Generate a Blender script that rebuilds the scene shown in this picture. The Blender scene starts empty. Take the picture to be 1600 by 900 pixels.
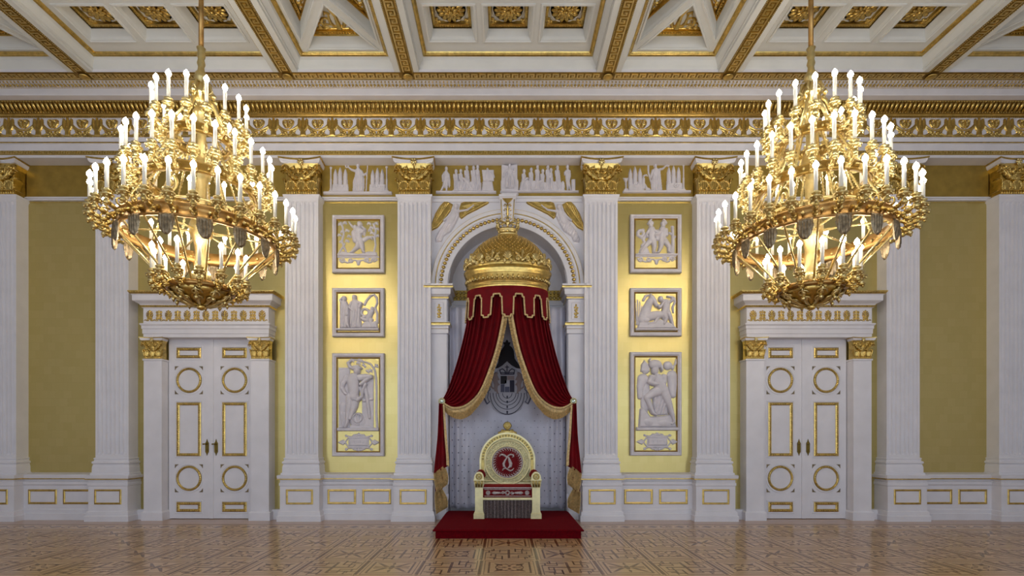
import bpy, math, random
import numpy as np
from mathutils import Vector, Matrix

random.seed(7)
PI = math.pi
SC = bpy.context.scene
COL = SC.collection

# ------------------------------------------------------------------ camera
FPX, PPX, PPY = 800.0, 788.0, 682.0        # focal length and principal point for a 1600 x 900 frame
CX, EYE = -0.0625, 1.6
cam_data = bpy.data.cameras.new('camera')
cam_data.sensor_fit = 'HORIZONTAL'
cam_data.sensor_width = 36.0
cam_data.lens = FPX / 1600.0 * 36.0
cam_data.shift_x = (800.0 - PPX) / 1600.0
cam_data.shift_y = (PPY - 450.0) / 1600.0
cam_data.clip_end = 100
cam = bpy.data.objects.new('camera', cam_data)
COL.objects.link(cam)
cam.location = (CX, 0, EYE)
cam.rotation_euler = (PI / 2, 0, 0)
SC.camera = cam

# ------------------------------------------------------------------ light
EXPOSURE = -0.28
WINDOW_POWER = 165.0
BULB_STRENGTH = 72.0
SC.view_settings.view_transform = 'Standard'
SC.view_settings.look = 'None'
SC.view_settings.exposure = EXPOSURE
SC.view_settings.gamma = 1.0
SC.view_settings.use_curve_mapping = False
world = bpy.data.worlds.new('world')
SC.world = world
world.use_nodes = True
world.node_tree.nodes['Background'].inputs[0].default_value = (0.80, 0.88, 1.0, 1)
world.node_tree.nodes['Background'].inputs[1].default_value = 1.0

ROOM_Y0 = -5.0            # the window wall behind the camera
ROOM_X = 10.45
WINDOWS = [-8.0, -4.0, 0.0, 4.0, 8.0]
WIN_W, WIN_Z0, WIN_Z1 = 2.2, 0.55, 6.0
for wx in WINDOWS:
    ld = bpy.data.lights.new('window_daylight', 'AREA')
    ld.shape = 'RECTANGLE'
    ld.size, ld.size_y = WIN_W, WIN_Z1 - WIN_Z0
    ld.energy = WINDOW_POWER
    ld.color = (0.74, 0.855, 1.0)
    lo = bpy.data.objects.new('window_daylight', ld)
    COL.objects.link(lo)
    lo.location = (wx, ROOM_Y0 - 0.12, (WIN_Z0 + WIN_Z1) / 2)
    lo.rotation_euler = (PI / 2, 0, 0)        # faces +y, into the hall

# ------------------------------------------------------------------ materials
def lin(c):
    return tuple((x / 12.92 if x <= 0.04045 else ((x + 0.055) / 1.055) ** 2.4) for x in [v / 255.0 for v in c]) + (1.0,)

def mat(name, rgb, rough=0.5, metal=0.0, noise=None, bump=None, sheen=0.0, spec=0.5, emit=None, coat=0.0, rgb2=None):
    m = bpy.data.materials.new(name)
    m.use_nodes = True
    nt = m.node_tree
    b = nt.nodes['Principled BSDF']
    b.inputs['Base Color'].default_value = lin(rgb)
    b.inputs['Roughness'].default_value = rough
    b.inputs['Metallic'].default_value = metal
    b.inputs['Specular IOR Level'].default_value = spec
    if coat:
        b.inputs['Coat Weight'].default_value = coat
        b.inputs['Coat Roughness'].default_value = 0.15
    if sheen:
        b.inputs['Sheen Weight'].default_value = sheen
        b.inputs['Sheen Roughness'].default_value = 0.4
        b.inputs['Sheen Tint'].default_value = lin([min(255, c * 1.5 + 8) for c in rgb])
    if emit:
        b.inputs['Emission Color'].default_value = lin(emit[0])
        b.inputs['Emission Strength'].default_value = emit[1]
    tc = nt.nodes.new('ShaderNodeTexCoord')
    if noise:
        sc, amt = noise
        n = nt.nodes.new('ShaderNodeTexNoise')
        n.inputs['Scale'].default_value = sc
        n.inputs['Detail'].default_value = 3
        nt.links.new(tc.outputs['Object'], n.inputs['Vector'])
        r = nt.nodes.new('ShaderNodeValToRGB')
        r.color_ramp.elements[0].position = 0.3
        r.color_ramp.elements[1].position = 0.7
        if rgb2 is None:
            r.color_ramp.elements[0].color = lin([max(0, c * (1 - amt)) for c in rgb])
            r.color_ramp.elements[1].color = lin([min(255, c * (1 + amt)) for c in rgb])
        else:
            r.color_ramp.elements[0].color = lin(rgb)
            r.color_ramp.elements[1].color = lin(rgb2)
        nt.links.new(n.outputs['Fac'], r.inputs['Fac'])
        nt.links.new(r.outputs['Color'], b.inputs['Base Color'])
    if bump:
        sc, st = bump
        n = nt.nodes.new('ShaderNodeTexNoise')
        n.inputs['Scale'].default_value = sc
        nt.links.new(tc.outputs['Object'], n.inputs['Vector'])
        bp = nt.nodes.new('ShaderNodeBump')
        bp.inputs['Strength'].default_value = st
        bp.inputs['Distance'].default_value = 0.01
        nt.links.new(n.outputs['Fac'], bp.inputs['Height'])
        nt.links.new(bp.outputs['Normal'], b.inputs['Normal'])
    return m

M = {}
M['white'] = mat('white_lacquer_paint', (222, 220, 226), 0.42, noise=(3.0, 0.02))
M['plaster'] = mat('white_relief_plaster', (210, 205, 211), 0.6, noise=(8.0, 0.03))
M['ceil'] = mat('ceiling_white_paint', (214, 215, 212), 0.6, noise=(2.0, 0.02))
M['gold'] = mat('gilding', (202, 174, 102), 0.29, 1.0, noise=(14.0, 0.10), bump=(60, 0.15))
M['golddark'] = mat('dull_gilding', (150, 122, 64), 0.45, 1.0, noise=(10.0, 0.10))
M['goldpaint'] = mat('gold_paint_ground', (172, 146, 72), 0.5, 0.75, noise=(6.0, 0.06))
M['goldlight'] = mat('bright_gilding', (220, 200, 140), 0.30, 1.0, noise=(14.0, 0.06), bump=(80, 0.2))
M['velvet'] = mat('red_velvet', (102, 0, 12), 0.7, noise=(5.0, 0.10), sheen=0.7, spec=0.2)
M['carpet'] = mat('red_carpet', (98, 1, 14), 0.95, noise=(40.0, 0.18), bump=(300, 0.6), sheen=0.25, spec=0.1)
M['braid'] = mat('gold_braid_fabric', (204, 178, 128), 0.7, 0.05, noise=(30.0, 0.12), bump=(200, 0.4))
M['silk'] = mat('white_silk', (196, 196, 212), 0.45, noise=(4.0, 0.03), sheen=0.2)
M['navy'] = mat('dark_blue_embroidery', (38, 38, 62), 0.7)
M['black'] = mat('black_embroidery', (26, 24, 32), 0.7)
M['taupe'] = mat('taupe_embroidery', (150, 134, 134), 0.7)
M['slate'] = mat('slate_embroidery', (84, 88, 112), 0.7)
M['palegrey'] = mat('pale_grey_embroidery', (178, 178, 190), 0.7)
M['cream'] = mat('pale_throne_gilding', (222, 213, 164), 0.34, 0.35, noise=(12.0, 0.05))
M['creamdull'] = mat('throne_filigree', (184, 176, 134), 0.45, 0.5, noise=(30.0, 0.12))
M['throneband'] = mat('throne_gold_band', (184, 164, 100), 0.4, 0.8, noise=(20.0, 0.1))
M['silver'] = mat('silver_embroidery', (172, 160, 158), 0.5, 0.5, noise=(60.0, 0.15))
M['fringe'] = mat('dark_silver_fringe', (112, 100, 98), 0.6, 0.35, noise=(60.0, 0.35))
M['bronze'] = mat('dark_bronze', (124, 106, 52), 0.4, 1.0)
M['brass'] = mat('aged_brass_band', (174, 138, 84), 0.38, 1.0, noise=(8.0, 0.12))
M['patina'] = mat('grey_bronze', (132, 118, 96), 0.45, 1.0, noise=(30.0, 0.2))
M['candle'] = mat('ivory_candle', (240, 236, 222), 0.5)
M['bulb'] = mat('lit_candle_bulb', (255, 240, 210), 0.4, emit=((255, 245, 228), BULB_STRENGTH))
M['glass'] = mat('tieback_glass', (196, 214, 204), 0.12, 0.6)
M['inlay'] = mat('dark_inlay_wood', (110, 74, 46), 0.30, noise=(9.0, 0.18), coat=0.4)
M['winglass'] = mat('window_frame_paint', (200, 200, 200), 0.5)

def wood(name, c1, c2, rough=0.28):
    m = bpy.data.materials.new(name)
    m.use_nodes = True
    nt = m.node_tree
    b = nt.nodes['Principled BSDF']
    b.inputs['Roughness'].default_value = rough
    b.inputs['Coat Weight'].default_value = 0.35
    b.inputs['Coat Roughness'].default_value = 0.12
    tc = nt.nodes.new('ShaderNodeTexCoord')
    mp = nt.nodes.new('ShaderNodeMapping')
    mp.inputs['Scale'].default_value = (2.0, 14.0, 1.0)
    n = nt.nodes.new('ShaderNodeTexNoise')
    n.inputs['Scale'].default_value = 3.0
    n.inputs['Detail'].default_value = 4
    r = nt.nodes.new('ShaderNodeValToRGB')
    r.color_ramp.elements[0].position = 0.3
    r.color_ramp.elements[1].position = 0.7
    r.color_ramp.elements[0].color = lin(c1)
    r.color_ramp.elements[1].color = lin(c2)
    nt.links.new(tc.outputs['Object'], mp.inputs['Vector'])
    nt.links.new(mp.outputs['Vector'], n.inputs['Vector'])
    nt.links.new(n.outputs['Fac'], r.inputs['Fac'])
    nt.links.new(r.outputs['Color'], b.inputs['Base Color'])
    return m
M['parquet'] = wood('light_parquet_wood', (196, 158, 114), (214, 177, 130))
M['oak'] = wood('oak_floor_border', (172, 134, 102), (188, 150, 116))

def goldwall():
    # beaten gold leaf laid in squares over a smooth wall
    m = bpy.data.materials.new('gold_leaf_wall')
    m.use_nodes = True
    nt = m.node_tree
    b = nt.nodes['Principled BSDF']
    b.inputs['Metallic'].default_value = 0.78
    tc = nt.nodes.new('ShaderNodeTexCoord')
    mp = nt.nodes.new('ShaderNodeMapping')
    mp.inputs['Rotation'].default_value = (PI / 2, 0, 0)
    br = nt.nodes.new('ShaderNodeTexBrick')
    br.inputs['Scale'].default_value = 3.2
    br.inputs['Mortar Size'].default_value = 0.004
    br.inputs['Brick Width'].default_value = 0.5
    br.inputs['Row Height'].default_value = 0.5
    br.inputs['Color1'].default_value = lin((196, 180, 116))
    br.inputs['Color2'].default_value = lin((201, 185, 123))
    br.inputs['Mortar'].default_value = lin((189, 173, 110))
    n = nt.nodes.new('ShaderNodeTexNoise')
    n.inputs['Scale'].default_value = 1.4
    n.inputs['Detail'].default_value = 4
    mr = nt.nodes.new('ShaderNodeMapRange')
    mr.inputs['To Min'].default_value = 0.27
    mr.inputs['To Max'].default_value = 0.36
    nt.links.new(tc.outputs['Object'], mp.inputs['Vector'])
    nt.links.new(mp.outputs['Vector'], br.inputs['Vector'])
    nt.links.new(tc.outputs['Object'], n.inputs['Vector'])
    nt.links.new(n.outputs['Fac'], mr.inputs['Value'])
    nt.links.new(mr.outputs['Result'], b.inputs['Roughness'])
    nt.links.new(br.outputs['Color'], b.inputs['Base Color'])
    return m
M['goldwall'] = goldwall()

# ------------------------------------------------------------------ helpers
ORG = {}

def W(px, py, d):
    """world point seen at pixel (px, py) of the 1600 x 900 photograph, at depth d"""
    return ((px - PPX) * d / FPX + CX, d, EYE + (PPY - py) * d / FPX)

class MB:
    def __init__(s):
        s.v = []; s.f = []; s.sm = []
    def add(s, vs, fs, smooth=False):
        o = len(s.v)
        s.v.extend(vs)
        s.f.extend([tuple(i + o for i in f) for f in fs])
        s.sm.extend([smooth] * len(fs))
        return s
    def box(s, x0, x1, y0, y1, z0, z1):
        return s.add([(x0, y0, z0), (x1, y0, z0), (x1, y1, z0), (x0, y1, z0), (x0, y0, z1), (x1, y0, z1), (x1, y1, z1), (x0, y1, z1)],
                     [(0, 3, 2, 1), (4, 5, 6, 7), (0, 1, 5, 4), (1, 2, 6, 5), (2, 3, 7, 6), (3, 0, 4, 7)])
    def rings(s, rs, smooth=True, cap=True, closed=True):
        n = len(rs[0]); vs = [p for r in rs for p in r]; fs = []
        for i in range(len(rs) - 1):
            for j in range(n if closed else n - 1):
                k = (j + 1) % n
                fs.append((i * n + j, i * n + k, (i + 1) * n + k, (i + 1) * n + j))
        s.add(vs, fs, smooth)
        if cap:
            o = len(s.v) - len(vs)
            s.f.append(tuple(o + j for j in range(n))[::-1]); s.sm.append(False)
            s.f.append(tuple(o + (len(rs) - 1) * n + j for j in range(n))); s.sm.append(False)
        return s
    def prism(s, poly, y0, y1, M=None):
        """polygon in (x, z) pulled from y0 to y1"""
        a = [(p[0], y0, p[1]) for p in poly]; b = [(p[0], y1, p[1]) for p in poly]
        if M: a = [M(*p) for p in a]; b = [M(*p) for p in b]
        return s.rings([a, b], smooth=False)
    def prismz(s, poly, z0, z1):
        return s.rings([[(p[0], p[1], z0) for p in poly], [(p[0], p[1], z1) for p in poly]], smooth=False)
    def sweepx(s, prof, x0, x1, smooth=False):
        return s.rings([[(x0, p[0], p[1]) for p in prof], [(x1, p[0], p[1]) for p in prof]], smooth=smooth)
    def lathe(s, prof, c=(0, 0, 0), a=1.0, b=1.0, seg=20, smooth=True):
        rs = []
        for (r, z) in prof:
            rs.append([(c[0] + a * r * math.cos(2 * PI * i / seg), c[1] + b * r * math.sin(2 * PI * i / seg), c[2] + z) for i in range(seg)])
        return s.rings(rs, smooth=smooth)
    def ring_y(s, prof, c, t0=0.0, t1=2 * PI, seg=32, smooth=True):
        """profile (r, y) closed loop turned about a y-parallel axis through c = (x, z)"""
        full = abs(t1 - t0 - 2 * PI) < 1e-6
        rs = []
        for i in range(seg + 1):
            t = t0 + (t1 - t0) * i / seg
            rs.append([(c[0] + r * math.cos(t), y, c[1] + r * math.sin(t)) for (r, y) in prof])
        return s.rings(rs, smooth=smooth, cap=not full)
    def tube(s, path, rad, seg=6, smooth=True, cap=True):
        path = [Vector(p) for p in path]
        n = len(path)
        if not isinstance(rad, (list, tuple)): rad = [rad] * n
        rs = []; up = None
        for i in range(n):
            t = (path[min(i + 1, n - 1)] - path[max(i - 1, 0)])
            if t.length < 1e-9: t = Vector((0, 0, 1))
            t.normalize()
            if up is None:
                up = Vector((0, 0, 1)) if abs(t.z) < 0.9 else Vector((1, 0, 0))
            sd = t.cross(up)
            if sd.length < 1e-6: sd = t.cross(Vector((0, 1, 0)))
            sd.normalize(); up = sd.cross(t).normalized()
            rs.append([tuple(path[i] + (sd * math.cos(2 * PI * k / seg) + up * math.sin(2 * PI * k / seg)) * rad[i]) for k in range(seg)])
        return s.rings(rs, smooth=smooth, cap=cap)
    def ball(s, c, r, seg=8, nr=5, smooth=True):
        if not isinstance(r, (list, tuple)): r = (r, r, r)
        rs = []
        for i in range(nr + 1):
            ph = PI * (0.04 + 0.92 * i / nr) - PI / 2
            rs.append([(c[0] + r[0] * math.cos(ph) * math.cos(2 * PI * k / seg), c[1] + r[1] * math.cos(ph) * math.sin(2 * PI * k / seg), c[2] + r[2] * math.sin(ph)) for k in range(seg)])
        return s.rings(rs, smooth=smooth)
    def octa(s, c, r):
        x, y, z = c
        if not isinstance(r, (list, tuple)): r = (r, r, r)
        return s.add([(x + r[0], y, z), (x - r[0], y, z), (x, y + r[1], z), (x, y - r[1], z), (x, y, z + r[2]), (x, y, z - r[2])],
                     [(0, 2, 4), (2, 1, 4), (1, 3, 4), (3, 0, 4), (2, 0, 5), (1, 2, 5), (3, 1, 5), (0, 3, 5)], True)
    def wrap(s, prof, xc, hw, yf, yb):
        """mouldings round the front and two sides of an upright: prof = (projection, z)"""
        rs = []
        for (o, z) in prof:
            rs.append([(xc - hw - o, yb, z), (xc - hw - o, yf - o, z), (xc + hw + o, yf - o, z), (xc + hw + o, yb, z)])
        return s.rings(rs, smooth=False)
    def frame(s, pts, prof, Mp):
        """mitred moulding round a polygon; prof closed loop of (inset, height)"""
        n = len(pts)
        area = sum(pts[i][0] * pts[(i + 1) % n][1] - pts[(i + 1) % n][0] * pts[i][1] for i in range(n))
        if area < 0: pts = pts[::-1]
        nrm = []
        for i in range(n):
            dx = pts[(i + 1) % n][0] - pts[i][0]; dy = pts[(i + 1) % n][1] - pts[i][1]
            L = math.hypot(dx, dy); nrm.append((-dy / L, dx / L))
        rs = []
        for i in range(n + 1):
            i = i % n
            a = nrm[i - 1]; b = nrm[i]
            k = 1 + a[0] * b[0] + a[1] * b[1]
            mx, my = (a[0] + b[0]) / k, (a[1] + b[1]) / k
            rs.append([Mp(pts[i][0] + mx * q, pts[i][1] + my * q, h) for (q, h) in prof])
        return s.rings(rs, smooth=False, cap=False)
    def rframe(s, x0, x1, z0, z1, w, y, h):
        """simple rounded rectangular moulding on a wall plane y, width w, standing out h"""
        prof = [(0, 0), (0, h * .6), (w * .25, h), (w * .75, h), (w, h * .6), (w, 0)]
        return s.frame([(x0, z0), (x1, z0), (x1, z1), (x0, z1)], prof, lambda u, v, q: (u, y - q, v))
    def grid(s, P, smooth=True):
        """P[i][j] points"""
        n = len(P[0]); vs = [p for r in P for p in r]
        fs = [(i * n + j, i * n + j + 1, (i + 1) * n + j + 1, (i + 1) * n + j) for i in range(len(P) - 1) for j in range(n - 1)]
        return s.add(vs, fs, smooth)

def to_mesh(mb, name, m, off=(0, 0, 0), recalc=True):
    me = bpy.data.meshes.new(name)
    ox, oy, oz = off
    me.from_pydata([(v[0] - ox, v[1] - oy, v[2] - oz) for v in mb.v], [], mb.f)
    me.polygons.foreach_set('use_smooth', mb.sm)
    if m is not None: me.materials.append(M[m] if isinstance(m, str) else m)
    if recalc:
        import bmesh
        bm = bmesh.new(); bm.from_mesh(me)
        bmesh.ops.recalc_face_normals(bm, faces=bm.faces)
        bm.to_mesh(me); bm.free()
    me.update()
    return me

def props(o, label=None, cat=None, group=None, kind=None):
    if label: o['label'] = label
    if cat: o['category'] = cat
    if group: o['group'] = group
    if kind: o['kind'] = kind
    return o

def build(mb, name, m, parent=None, origin=None, recalc=True, **kw):
    org = ORG[parent] if parent is not None else (origin or (0, 0, 0))
    o = bpy.data.objects.new(name, to_mesh(mb, name, m, org, recalc))
    COL.objects.link(o)
    if parent is not None: o.parent = parent
    else: o.location = org
    ORG[o] = org
    return props(o, **kw)

def empty(name, loc, **kw):
    o = bpy.data.objects.new(name, None)
    o.empty_display_size = 0.2
    COL.objects.link(o)
    o.location = loc
    ORG[o] = tuple(loc)
    return props(o, **kw)

def inst(me, name, parent, loc, rot=None, scale=None, **kw):
    o = bpy.data.objects.new(name, me)
    COL.objects.link(o)
    po = ORG[parent]
    o.parent = parent
    o.location = (loc[0] - po[0], loc[1] - po[1], loc[2] - po[2])
    if rot: o.rotation_euler = rot
    if scale: o.scale = scale
    ORG[o] = tuple(loc)
    return props(o, **kw)

# ------------------------------------------------------------------ carved relief (height field made solid)
def spiral(cx, cy, r0, r1, a0, turns, th, n=14, h=None):
    pts = []
    for i in range(n + 1):
        t = i / n
        a = a0 + turns * 2 * PI * t
        r = r0 + (r1 - r0) * t
        pts.append((cx + r * math.cos(a), cy + r * math.sin(a), th * (1 - .35 * t)))
    return ('c', pts, h if h else th, 0)

def heights(shapes, step):
    bx = []
    for s in shapes:
        k = s[0]
        if k in 'cg':
            bx += [(p[0] - p[2], p[1] - p[2], p[0] + p[2], p[1] + p[2]) for p in s[1]]
        elif k == 'e':
            R = max(s[3], s[4]); bx.append((s[1] - R, s[2] - R, s[1] + R, s[2] + R))
        elif k == 'p':
            bx += [(p[0], p[1], p[0], p[1]) for p in s[1]]
        elif k == 'r':
            R = s[3] + s[4]; bx.append((s[1] - R, s[2] - R, s[1] + R, s[2] + R))
    x0 = min(b[0] for b in bx) - step; y0 = min(b[1] for b in bx) - step
    x1 = max(b[2] for b in bx) + step; y1 = max(b[3] for b in bx) + step
    xs = np.arange(x0, x1 + step, step); ys = np.arange(y0, y1 + step, step)
    H = np.zeros((len(ys), len(xs)))
    def sub(a, b, c, d):
        i0 = max(0, int((a - x0) / step) - 1); i1 = min(len(xs), int((c - x0) / step) + 3)
        j0 = max(0, int((b - y0) / step) - 1); j1 = min(len(ys), int((d - y0) / step) + 3)
        X, Y = np.meshgrid(xs[i0:i1], ys[j0:j1])
        return (slice(j0, j1), slice(i0, i1)), X, Y
    for s in shapes:
        k = s[0]
        if k in 'cg':
            pts = s[1]; h = s[2]; base = s[3] if len(s) > 3 else 0
            segs = list(zip(pts[:-1], pts[1:])) if len(pts) > 1 else [(pts[0], pts[0])]
            for (a, b) in segs:
                R = max(a[2], b[2])
                sl, X, Y = sub(min(a[0], b[0]) - R, min(a[1], b[1]) - R, max(a[0], b[0]) + R, max(a[1], b[1]) + R)
                dx, dy = b[0] - a[0], b[1] - a[1]; L2 = dx * dx + dy * dy + 1e-9
                t = np.clip(((X - a[0]) * dx + (Y - a[1]) * dy) / L2, 0, 1)
                r = a[2] + (b[2] - a[2]) * t
                q = np.hypot(X - a[0] - t * dx, Y - a[1] - t * dy) / r
                v = np.where(q < 1, base + h * np.sqrt(np.clip(1 - q * q, 0, 1)), 0)
                if k == 'c': H[sl] = np.maximum(H[sl], v)
                else: H[sl] = np.where((q < 1) & (H[sl] > 0), np.maximum(H[sl] - h * (1 - q), 0.15 * h), H[sl])
        elif k == 'e':
            _, cx, cy, rx, ry, rot, h = s[:7]; base = s[7] if len(s) > 7 else 0
            R = max(rx, ry)
            sl, X, Y = sub(cx - R, cy - R, cx + R, cy + R)
            c, sn = math.cos(rot), math.sin(rot)
            U = (X - cx) * c + (Y - cy) * sn; V = -(X - cx) * sn + (Y - cy) * c
            q = (U / rx) ** 2 + (V / ry) ** 2
            H[sl] = np.maximum(H[sl], np.where(q < 1, base + h * np.sqrt(np.clip(1 - q, 0, 1)), 0))
        elif k == 'r':
            _, cx, cy, r, th, h = s[:6]
            sl, X, Y = sub(cx - r - th, cy - r - th, cx + r + th, cy + r + th)
            q = np.abs(np.hypot(X - cx, Y - cy) - r) / th
            H[sl] = np.maximum(H[sl], np.where(q < 1, h * np.sqrt(np.clip(1 - q * q, 0, 1)), 0))
        elif k == 'p':
            pts = s[1]; h = s[2]; bev = s[3] if len(s) > 3 else step * 2
            folds = s[4] if len(s) > 4 else None
            sl, X, Y = sub(min(p[0] for p in pts), min(p[1] for p in pts), max(p[0] for p in pts), max(p[1] for p in pts))
            ins = np.zeros(X.shape, bool); D = np.full(X.shape, 1e9)
            for i in range(len(pts)):
                a, b = pts[i], pts[(i + 1) % len(pts)]
                dx, dy = b[0] - a[0], b[1] - a[1]
                t = np.clip(((X - a[0]) * dx + (Y - a[1]) * dy) / (dx * dx + dy * dy + 1e-9), 0, 1)
                D = np.minimum(D, np.hypot(X - a[0] - t * dx, Y - a[1] - t * dy))
                with np.errstate(divide='ignore', invalid='ignore'):
                    xi = a[0] + (Y - a[1]) * dx / (dy if abs(dy) > 1e-9 else 1e-9)
                ins ^= ((a[1] > Y) != (b[1] > Y)) & (X < xi)
            v = h * np.clip(D / bev, 0.0, 1) ** .6
            if folds:
                per, fa, sl_ = folds
                v = v * (1 + fa * np.cos(2 * PI * (X + sl_ * Y) / per))
            H[sl] = np.maximum(H[sl], np.where(ins, np.maximum(v, .08 * h), 0))
    return xs, ys, H

def relief_mb(shapes, step, fn):
    """fn(x, y, h) -> world point; only the carved part becomes mesh"""
    xs, ys, H = heights(shapes, step)
    keep = np.maximum.reduce([H[:-1, :-1], H[1:, :-1], H[:-1, 1:], H[1:, 1:]]) > 0
    idx = -np.ones(H.shape, int)
    used = np.zeros(H.shape, bool)
    used[:-1, :-1] |= keep; used[1:, :-1] |= keep; used[:-1, 1:] |= keep; used[1:, 1:] |= keep
    jj, ii = np.nonzero(used)
    idx[jj, ii] = np.arange(len(jj))
    mb = MB()
    mb.v = [fn(xs[i], ys[j], H[j, i]) for j, i in zip(jj, ii)]
    kj, ki = np.nonzero(keep)
    mb.f = [(int(idx[j, i]), int(idx[j + 1, i]), int(idx[j + 1, i + 1]), int(idx[j, i + 1])) for j, i in zip(kj, ki)]
    mb.sm = [True] * len(mb.f)
    return mb

def relief(name, m, shapes, T, d, parent, res=0.45, hk=1.35, **kw):
    """shapes drawn in a magnified crop of the photograph: T = (x0, y0, magnification); heights in crop units too"""
    x0, y0, s = T
    def fn(x, y, h):
        X, Y, Z = W(x0 + x / s, y0 + y / s, d)
        return (X, d - h * hk * d / FPX / s, Z)
    return build(relief_mb(shapes, res * s, fn), name, m, parent, recalc=False, **kw)

def motif_mesh(name, m, shapes, step, k, hk=1.0):
    """ornament with its own origin: x right, z up, standing out towards -y; k metres per drawing unit"""
    return to_mesh(relief_mb(shapes, step, lambda x, y, h: (x * k, -h * k * hk, -y * k)), name, m, recalc=False)
# ================================================================== room shell
ZC = 8.017                                  # underside of the ceiling beams
BEAM_X = [-9.67, -7.53, -3.92, -1.78, 1.78, 3.92, 7.53, 9.67]
PIL_X = BEAM_X
YW = 10.0                                   # gold wall plane

def S(name, mb, m, label, cat, origin=(0, 0, 0)):
    return build(mb, name, m, None, origin, label=label, cat=cat, kind='structure')

# ---- walls that close the hall outside the picture
mb = MB(); mb.box(-ROOM_X - .3, -ROOM_X, ROOM_Y0, YW + .6, 0, 8.9)
S('wall_left', mb, 'white', 'plain white side wall at the far left of the hall', 'wall')
mb = MB(); mb.box(ROOM_X, ROOM_X + .3, ROOM_Y0, YW + .6, 0, 8.9)
S('wall_right', mb, 'white', 'plain white side wall at the far right of the hall', 'wall')
mb = MB()
xs_ = [-ROOM_X] + [v for w in WINDOWS for v in (w - WIN_W / 2, w + WIN_W / 2)] + [ROOM_X]
for i in range(0, len(xs_), 2): mb.box(xs_[i], xs_[i + 1], ROOM_Y0 - .4, ROOM_Y0, 0, 8.9)
for w in WINDOWS:
    mb.box(w - WIN_W / 2, w + WIN_W / 2, ROOM_Y0 - .4, ROOM_Y0, 0, WIN_Z0)
    mb.box(w - WIN_W / 2, w + WIN_W / 2, ROOM_Y0 - .4, ROOM_Y0, WIN_Z1, 8.9)
S('wall_front', mb, 'white', 'white window wall opposite the throne', 'wall')
for i, w in enumerate(WINDOWS):
    mb = MB()
    for a in (-.5, 0, .5): mb.box(w + a * WIN_W - .03, w + a * WIN_W + .03, ROOM_Y0 - .08, ROOM_Y0 - .02, WIN_Z0, WIN_Z1)
    for z in (WIN_Z0 + .03, 2.3, 4.1, WIN_Z1 - .03): mb.box(w - WIN_W / 2, w + WIN_W / 2, ROOM_Y0 - .08, ROOM_Y0 - .02, z - .03, z + .03)
    S('window_%d' % (i + 1), mb, 'winglass', 'tall daylight window opposite the throne wall, number %s from the left wall' % ('one', 'two', 'three', 'four', 'five')[i], 'window')

# ---- floor
mb = MB(); mb.box(-ROOM_X, ROOM_X, ROOM_Y0, YW + .6, -.2, -.012)
FLOOR = S('floor', mb, 'oak', 'polished inlaid parquet floor of the throne hall', 'floor')
TP = 0.72
def strips(mb, L, z0=-.0005, z1=.0012):
    for (a, b, c, d) in L: mb.box(a, b, c, d, z0, z1)
def lozenge(mb, pts): mb.prismz(pts, -.0005, .0012)
tile_mb = MB(); tile_mb.box(-TP / 2 + .002, TP / 2 - .002, -TP / 2 + .002, TP / 2 - .002, -.012, 0)
TILE = to_mesh(tile_mb, 'parquet_tile', 'parquet')
def cell_border(mb):
    # triple strips on both sides of every square, single ones above and below
    for sx in (-1, 1):
        strips(mb, [tuple(sorted((sx * .335, sx * .358))) + (-.33, .33), tuple(sorted((sx * .300, sx * .309))) + (-.33, .33)])
        strips(mb, [(-.30, .30) + tuple(sorted((sx * .318, sx * .327)))])
def petals(mb, n, r0, r1, w, a0=0):
    for i in range(n):
        a = a0 + 2 * PI * i / n
        c, s = math.cos(a), math.sin(a)
        P = [(r0, 0), (r0 + .3 * (r1 - r0), w), (r0 + .65 * (r1 - r0), w * .7), (r1, 0), (r0 + .65 * (r1 - r0), -w * .7), (r0 + .3 * (r1 - r0), -w)]
        lozenge(mb, [(x * c - y * s, x * s + y * c) for x, y in P])
def flower_frame(mb):
    strips(mb, [(-.262, -.238, -.25, .25), (.238, .262, -.25, .25), (-.262, .262, -.262, -.25), (-.262, .262, .25, .262)])
def arcs(mb, cx, cy, r, a0, a1, w, n=8):
    for i in range(n):
        a, b = a0 + (a1 - a0) * i / n, a0 + (a1 - a0) * (i + 1) / n
        lozenge(mb, [(cx + (r - w) * math.cos(a), cy + (r - w) * math.sin(a)), (cx + (r + w) * math.cos(a), cy + (r + w) * math.sin(a)),
                     (cx + (r + w) * math.cos(b), cy + (r + w) * math.sin(b)), (cx + (r - w) * math.cos(b), cy + (r - w) * math.sin(b))])
mb = MB(); cell_border(mb); flower_frame(mb)
petals(mb, 4, .03, .115, .022, 0); petals(mb, 4, .11, .27, .028, PI / 4)
for q in range(4):
    a = PI / 4 + q * PI / 2
    arcs(mb, .115 * math.cos(a), .115 * math.sin(a), .075, a - 1.9, a + 1.9, .007)
arcs(mb, 0, 0, .17, 0, 2 * PI, .006, 20)
IN_ROS = to_mesh(mb, 'rosette_inlay', 'inlay')
mb = MB(); cell_border(mb); flower_frame(mb)
for sx in (-1, 1):
    for sy in (-1, 1):
        lozenge(mb, [(sx * .02, sy * .01), (sx * .10, sy * .035), (sx * .215, sy * .21), (sx * .17, sy * .19), (sx * .06, sy * .06)])
        lozenge(mb, [(sx * .215, sy * .05), (sx * .06, sy * .012), (sx * .215, sy * .02)])
lozenge(mb, [(-.03, 0), (-.022, .07), (0, .1), (.022, .07), (.03, 0), (.022, -.07), (0, -.1), (-.022, -.07)])
petals(mb, 2, .12, .23, .02, PI / 2)
IN_X = to_mesh(mb, 'petal_inlay', 'inlay')
mb = MB()
t, w = .017, .017
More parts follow.
